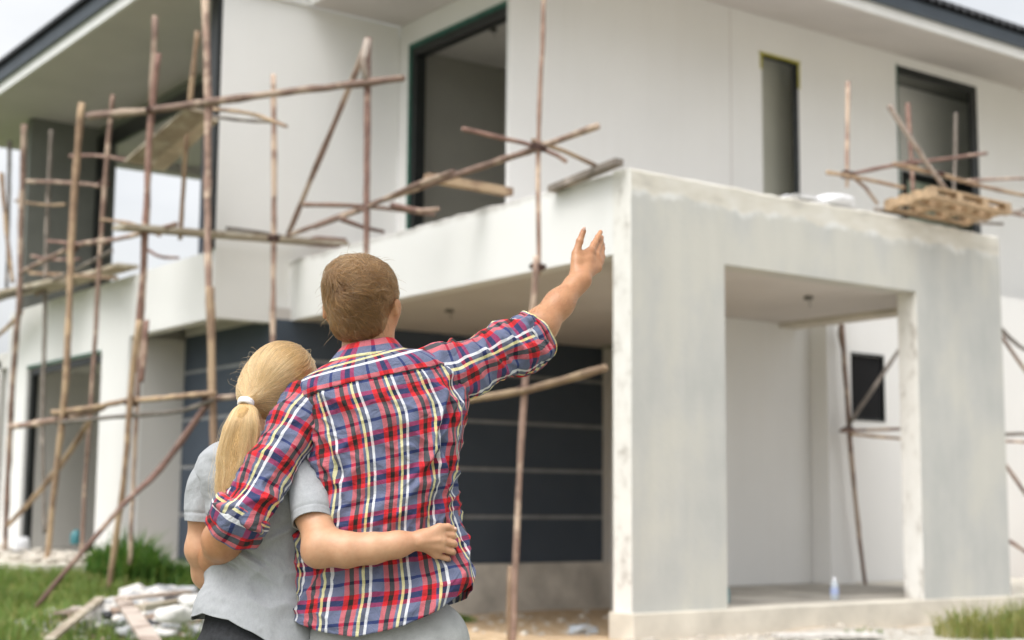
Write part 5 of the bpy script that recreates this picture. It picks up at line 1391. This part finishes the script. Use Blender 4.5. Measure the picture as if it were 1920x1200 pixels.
for a_, b2_ in ((W((0.1446,-0.1580,1.0143)), W((0.1881,-0.1410,1.0181))), (W((0.1368,-0.1560,1.0090)), W((0.1830,-0.1380,0.9999)))):    # tendons and vein on the back of the hand
    F.cap(a_, b2_, .0035, .0035, .008)
vb, fb = surface(F, 0.0032)
body_w_ = mesh_np('body', vb, fb, M['skin_w'], WOM)
nail(W((0.2248,-0.1150,1.0466)), (.0058,.0022,.0042), rotm(0,0,R(-25)), M['nail'], body_w_)
# T-shirt
S = [(W((-0.3524,0.0300,1.2770)), W((-0.2421,0.0300,1.2944)), .050,.055),
     (W((-0.3761,0.0250,1.2696)), W((-0.2090,0.0250,1.2751)), .064,.064),
     (W((-0.4131,0.0200,1.2512)), W((-0.1704,0.0200,1.2504)), .079,.074),
     (W((-0.4422,0.0200,1.2153)), W((-0.1349,0.0100,1.2038)), .089,.086),
     (W((-0.4402,0.0200,1.1564)), W((-0.1358,0.0100,1.1315)), .092,.106),
     (W((-0.4241,0.0200,1.0884)), W((-0.1481,0.0100,1.0771)), .089,.108),
     (W((-0.4097,0.0200,1.0274)), W((-0.1577,0.0100,1.0229)), .084,.092),
     (W((-0.3994,0.0200,0.9666)), W((-0.1616,0.0100,0.9622)), .081,.085),
     (W((-0.4071,0.0200,0.9114)), W((-0.1573,0.0100,0.9018)), .087,.088),
     (W((-0.4271,0.0200,0.8602)), W((-0.1422,0.0100,0.8417)), .110,.096),
     (W((-0.4392,0.0200,0.8173)), W((-0.1298,0.0100,0.7806)), .128,.105),
     (W((-0.4374,0.0200,0.8040)), W((-0.1227,0.0100,0.7090)), .138,.108)]
NU2, NV2 = 240, 220
P, th, t = torso_surface(S, NU2, NV2, lambda th: np.interp(np.degrees(th), [-90,0,45,70,90,105,140,165,180,270], [10.2,11,10.9,10.5,10.05,9.68,9.55,9.95,10.4,10.2]), 2.3)
ref = P[NV2//2]; arc = np.concatenate([[0], np.cumsum(np.linalg.norm(np.diff(ref, axis=0), axis=1))]); ib = np.argmin(np.abs(th-math.pi/2))
uu = np.broadcast_to(arc-arc[ib], t.shape); jb = P[:, ib]; vlen = np.concatenate([[0], np.cumsum(np.linalg.norm(np.diff(jb, axis=0), axis=1))]); vv = np.broadcast_to(vlen[:, None], t.shape)
Nn = grid_normals(P, False)
if (Nn[NV2//2, ib]@A((0,-1,0))) < 0: Nn = -Nn
disp = sm(vv, .03, .1)*1.5*(0.010*(vnoise(uu, vv*0.8, 10, 103)-.5)+0.008*(ridge(uu*0.5+vv*0.8, vv*0.7-uu*0.7, 13, 104)-.5)+0.002*(vnoise(uu, vv, 60, 106)-.5))
disp += np.exp(-((vv-0.275)/0.055)**2)*0.024*(ridge(uu*0.22, vv*1.2-uu*0.28, 19, 108)-.5)
disp += np.exp(-((vv-0.36)/0.06)**2)*0.022*(ridge(uu*0.3, vv*1.1+uu*0.22, 16, 109)-.5)
sg_ = 1.0 if uu[0, int(NU2*0.25)] < 0 else -1.0
disp += fold(0.10,0.32,-0.05,0.345,0.007,-0.010)+fold(0.13,0.23,0.02,0.30,0.010,0.008)+fold(-0.13,0.22,-0.02,0.30,0.008,0.006)+fold(0.15,0.33,0.03,0.385,0.008,0.009)
P = P+Nn*disp[..., None]
tee = mesh_np('t_shirt', P.reshape(-1,3), faces_grid(NV2, NU2+1, False), M['jersey'], WOM)
s2 = tee.modifiers.new('cloth', 'SOLIDIFY'); s2.thickness = 0.0025; s2.offset = -1
def tsleeve(cs, ws, ds, seed):
    P, th, t, ln = limb_surface(cs, ws, ds, 90, 70)
    n = grid_normals(P, False); cen = P.mean(1, keepdims=True)
    if np.sum(n*(P-cen)) < 0: n = -n
    a = 0.07; ll = ln[:, None]; x_, y_ = np.cos(th)[None]*a, np.sin(th)[None]*a
    d = 0.007*(ridge(x_+ll*.3, y_-ll*.5, 17, seed)-.5)+0.003*(vnoise(x_+ll, y_, 40, seed+1)-.5)
    e = (t/t[-1])[:, None]; d = d*np.where(e > .9, 0.6, 1)+np.where((e > 0.86) & (e < 0.885), -0.0016, 0)
    P = P+n*d[..., None]
    o = mesh_np('sleeve', P.reshape(-1,3), faces_grid(70, 91, False), M['jersey'], tee)
    q = o.modifiers.new('cloth', 'SOLIDIFY'); q.thickness = 0.0025; q.offset = -1
tsleeve([W((-0.3724,0.0200,1.1857)), W((-0.4078,0.0200,1.1745)), W((-0.4268,0.0200,1.1292)), W((-0.4326,0.0200,1.0571))], [24*K,31*K,31*K,28*K], [.045,.055,.052,.049], 121)
tsleeve([W((-0.1964,0.0000,1.1975)), W((-0.1670,-0.0300,1.1781)), W((-0.1440,-0.0700,1.1240)), W((-0.1298,-0.1040,1.0594))], [34*K,36*K,35*K,34*K], [.056,.056,.053,.052], 131)
# jeans
G = Field()
G.ell(W((-0.2833,0.0200,0.6935)), (.158,.115,.15), None, .05); G.ell(W((-0.3242,-0.0350,0.6833)), (.085,.075,.095), None, .05); G.ell(W((-0.2229,-0.0350,0.6841)), (.085,.075,.095), None, .05)
G.cap(W((-0.2931,0.0200,0.8399)), W((-0.2839,0.0200,0.7134)), .085, .110, .05); G.cap(W((-0.3534,0.0200,0.8528)), W((-0.3372,0.0200,0.7728)), .055, .07, .04); G.cap(W((-0.2240,0.0200,0.8471)), W((-0.2219,0.0200,0.7737)), .05, .07, .04)
wx_ = float(W((-0.2833,0.0200,0.6935))[0])
for sx in (-1, 1): G.chain([(wx_+sx*.085,.02,.68), (wx_+sx*.09,.03,.40), (wx_+sx*.095,.0,.08)], [.088,.058,.045], .03)
zc = float((-0.3910,0.0000,0.8777)[2])
def cut_w(Pn, V_): return np.maximum(V_, Pn[..., 2]-(zc-0.004))
v_, f_ = surface(G, 0.006, cut_w)
jn = mesh_np('jeans', v_, f_, M['jeans'], WOM)
shoe(wx_-.095, 0.02, WOM, .9); shoe(wx_+.095, 0.02, WOM, .9)
# woman's hair: smooth cap drawn back to the tie, ponytail, flyaways
tie = W((-0.3117,-0.0580,1.3624))
HW = Field()
gx_ = lambda x, y, z: hc_w+Rt_w@(A((x,y,z)))
HW.ell(gx_(.002,-.010,.010), (.085,.104,.094), Rt_w, .02); HW.ell(gx_(-.010,-.05,-.05), (.060,.05,.048), Rt_w, .04)
HW.cap(gx_(-.02,-.06,-.03), tie+A((.006,.006,.0)), .048, .0095, .05)
def cut_hw(Pn, V_):
    q = (Pn-hc_w)@Rt_w; x, y, z = q[..., 0], q[..., 1], q[..., 2]
    face = np.minimum(y-0.058+np.clip(-z, 0, .1)*0.5, 0.045-z)
    return np.maximum(V_, face)
vh2, fh2 = surface(HW, 0.004, cut_hw)
hair_w = mesh_np('hair', vh2, fh2, M['cap_w'], WOM)
rg = np.random.default_rng(8)
def scalp(n, f, vh_, ff):
    tri = rg.integers(0, len(ff), n*2); q = vh_[ff[tri]]; w_ = rg.random((n*2, 2))
    p = (q[:,0]*(1-w_[:,:1])+q[:,1]*w_[:,:1])*(1-w_[:,1:])+(q[:,3]*(1-w_[:,:1])+q[:,2]*w_[:,:1])*w_[:,1:]
    return p[np.abs(f(p)) < .003][:n]
def comb(p, liftmax, K_=12, stray=0.0):
    n = len(p); out = np.zeros((n, K_, 3)); out[:,0] = p
    lock = smooth3(p, 26, 51)*0.020+smooth3(p, 95, 57)*0.005
    lift = rg.uniform(-.0005, liftmax, n)+0.0035*np.abs(smooth3(p, 60, 61)[:,0])*2
    goal = tie+rg.normal(0, .0045, (n,3))
    for k in range(1, K_):
        f_ = k/(K_-1)
        q = p*(1-f_)+goal*f_
        bow = math.sin(math.pi*f_)
        q = q+lock*bow+A((0,0,.012))*bow*(1-f_)
        for _ in range(3):
            g_ = gradf(HW, q); q = q+g_*((lift*bow+.0006)-HW(q))[:,None]*(1.0 if f_ < .93 else .5)
        out[:,k] = q
    return out
p = scalp(14000, HW, vh2, fh2)
PS = comb(p, .0035)
strands('hair_strands', PS, np.concatenate([np.full(9,.00045), [.0004,.00038,.00035]]), M['hair_w'], hair_w)
# ponytail
n = 8500; K_ = 16
tt = np.linspace(0, 1, K_)
cen = cr(np.array([tie, W((-0.3111,-0.0980,1.3153)), W((-0.3189,-0.1040,1.2549)), W((-0.3230,-0.1060,1.1884)), W((-0.3326,-0.1040,1.1025))]), tt*4)
wx2 = np.interp(tt, [0,.05,.14,.35,.6,.85,1], [.0085,.0125,.031,.050,.056,.047,.030]); wy2 = np.interp(tt, [0,.05,.15,.5,1], [.0085,.010,.017,.021,.012])
a_ = rg.uniform(0, 2*math.pi, n); q_ = np.sqrt(rg.random(n)); sx_ = np.cos(a_)*q_; sy_ = np.sin(a_)*q_
ln_ = np.clip(rg.normal(.93, .08, n), .6, 1.06)
PT = np.zeros((n, K_, 3))
lockx = smooth3(np.stack([sx_*.05, sy_*.05, 0*sx_], -1), 60, 71)
for k in range(K_):
    tk = tt[k]*ln_
    c_ = np.stack([np.interp(tk, tt, cen[:,i]) for i in range(3)], -1)
    wxx = np.interp(tk, tt, wx2); wyy = np.interp(tk, tt, wy2)
    PT[:,k] = c_+np.stack([sx_*wxx, sy_*wyy, 0*sx_], -1)+lockx*0.034*tt[k]**1.5+rg.normal(0,.0022,(n,3))*tt[k]**2+0.0025*np.sin(tt[k]*9+a_*3)[:,None]*A((1,.4,0))*tt[k]
pony = Field()
for k in range(3, K_-2, 1): pony.ell(cen[k], (wx2[k]*.42+.001, wy2[k]*.42+.001, .020), None, .02)
v_, f_ = surface(pony, 0.004)
pt = mesh_np('ponytail', v_, f_, M['cap_w'], hair_w)
strands('ponytail_strands', PT, np.linspace(.00048,.0003,K_), M['hair_w'], hair_w)
ii_ = rg.integers(0, n, 260); PF = PT[ii_].copy(); of_ = rg.normal(0, 1, (260,3))*A((.016,.008,.010))
for k in range(K_): PF[:,k] += of_*tt[k]**1.3+A((0,0,1))*0
strands('stray_hair', PF, np.linspace(.0003,.00015,K_), M['hair_w'], hair_w)
# flyaways
p = scalp(190, HW, vh2, fh2); n = len(p); g_ = gradf(HW, p); K_ = 9
FA = np.zeros((n, K_, 3)); dirv = unit((tie-p)*1.0+rg.normal(0,.05,(n,3))); Ls = rg.uniform(.03,.085,n); cl_ = rg.normal(0,.5,(n,3))
for k in range(K_):
    f_ = k/(K_-1)
    FA[:,k] = p+dirv*(Ls*f_)[:,None]*0.8+g_*(0.020*np.sin(f_*2.4)*rg.uniform(.5,1,1)+.0)*(Ls/.06)[:,None]+cl_*0.010*f_*f_
strands('stray_hair', FA, np.linspace(.00028,.00012,K_), M['hair_w'], hair_w)
# hair tie
mb = MB()
ax = unit(A(W((-0.3204,-0.0900,1.3090)))-tie); e1 = unit(np.cross(ax, A((0,1,.2)))); e2 = np.cross(ax, e1)
for o_ in (-.0035, .0035):
    ring = [tie+ax*(0.006+o_)+(e1*math.cos(a)+e2*math.sin(a))*.0165 for a in np.linspace(0, 2*math.pi, 25)]
    mb.tube([Vector(q) for q in ring], .0052, 8, jit=.04)
mb.build('hair_tie', M['hairtie'], hair_w, smooth=True)
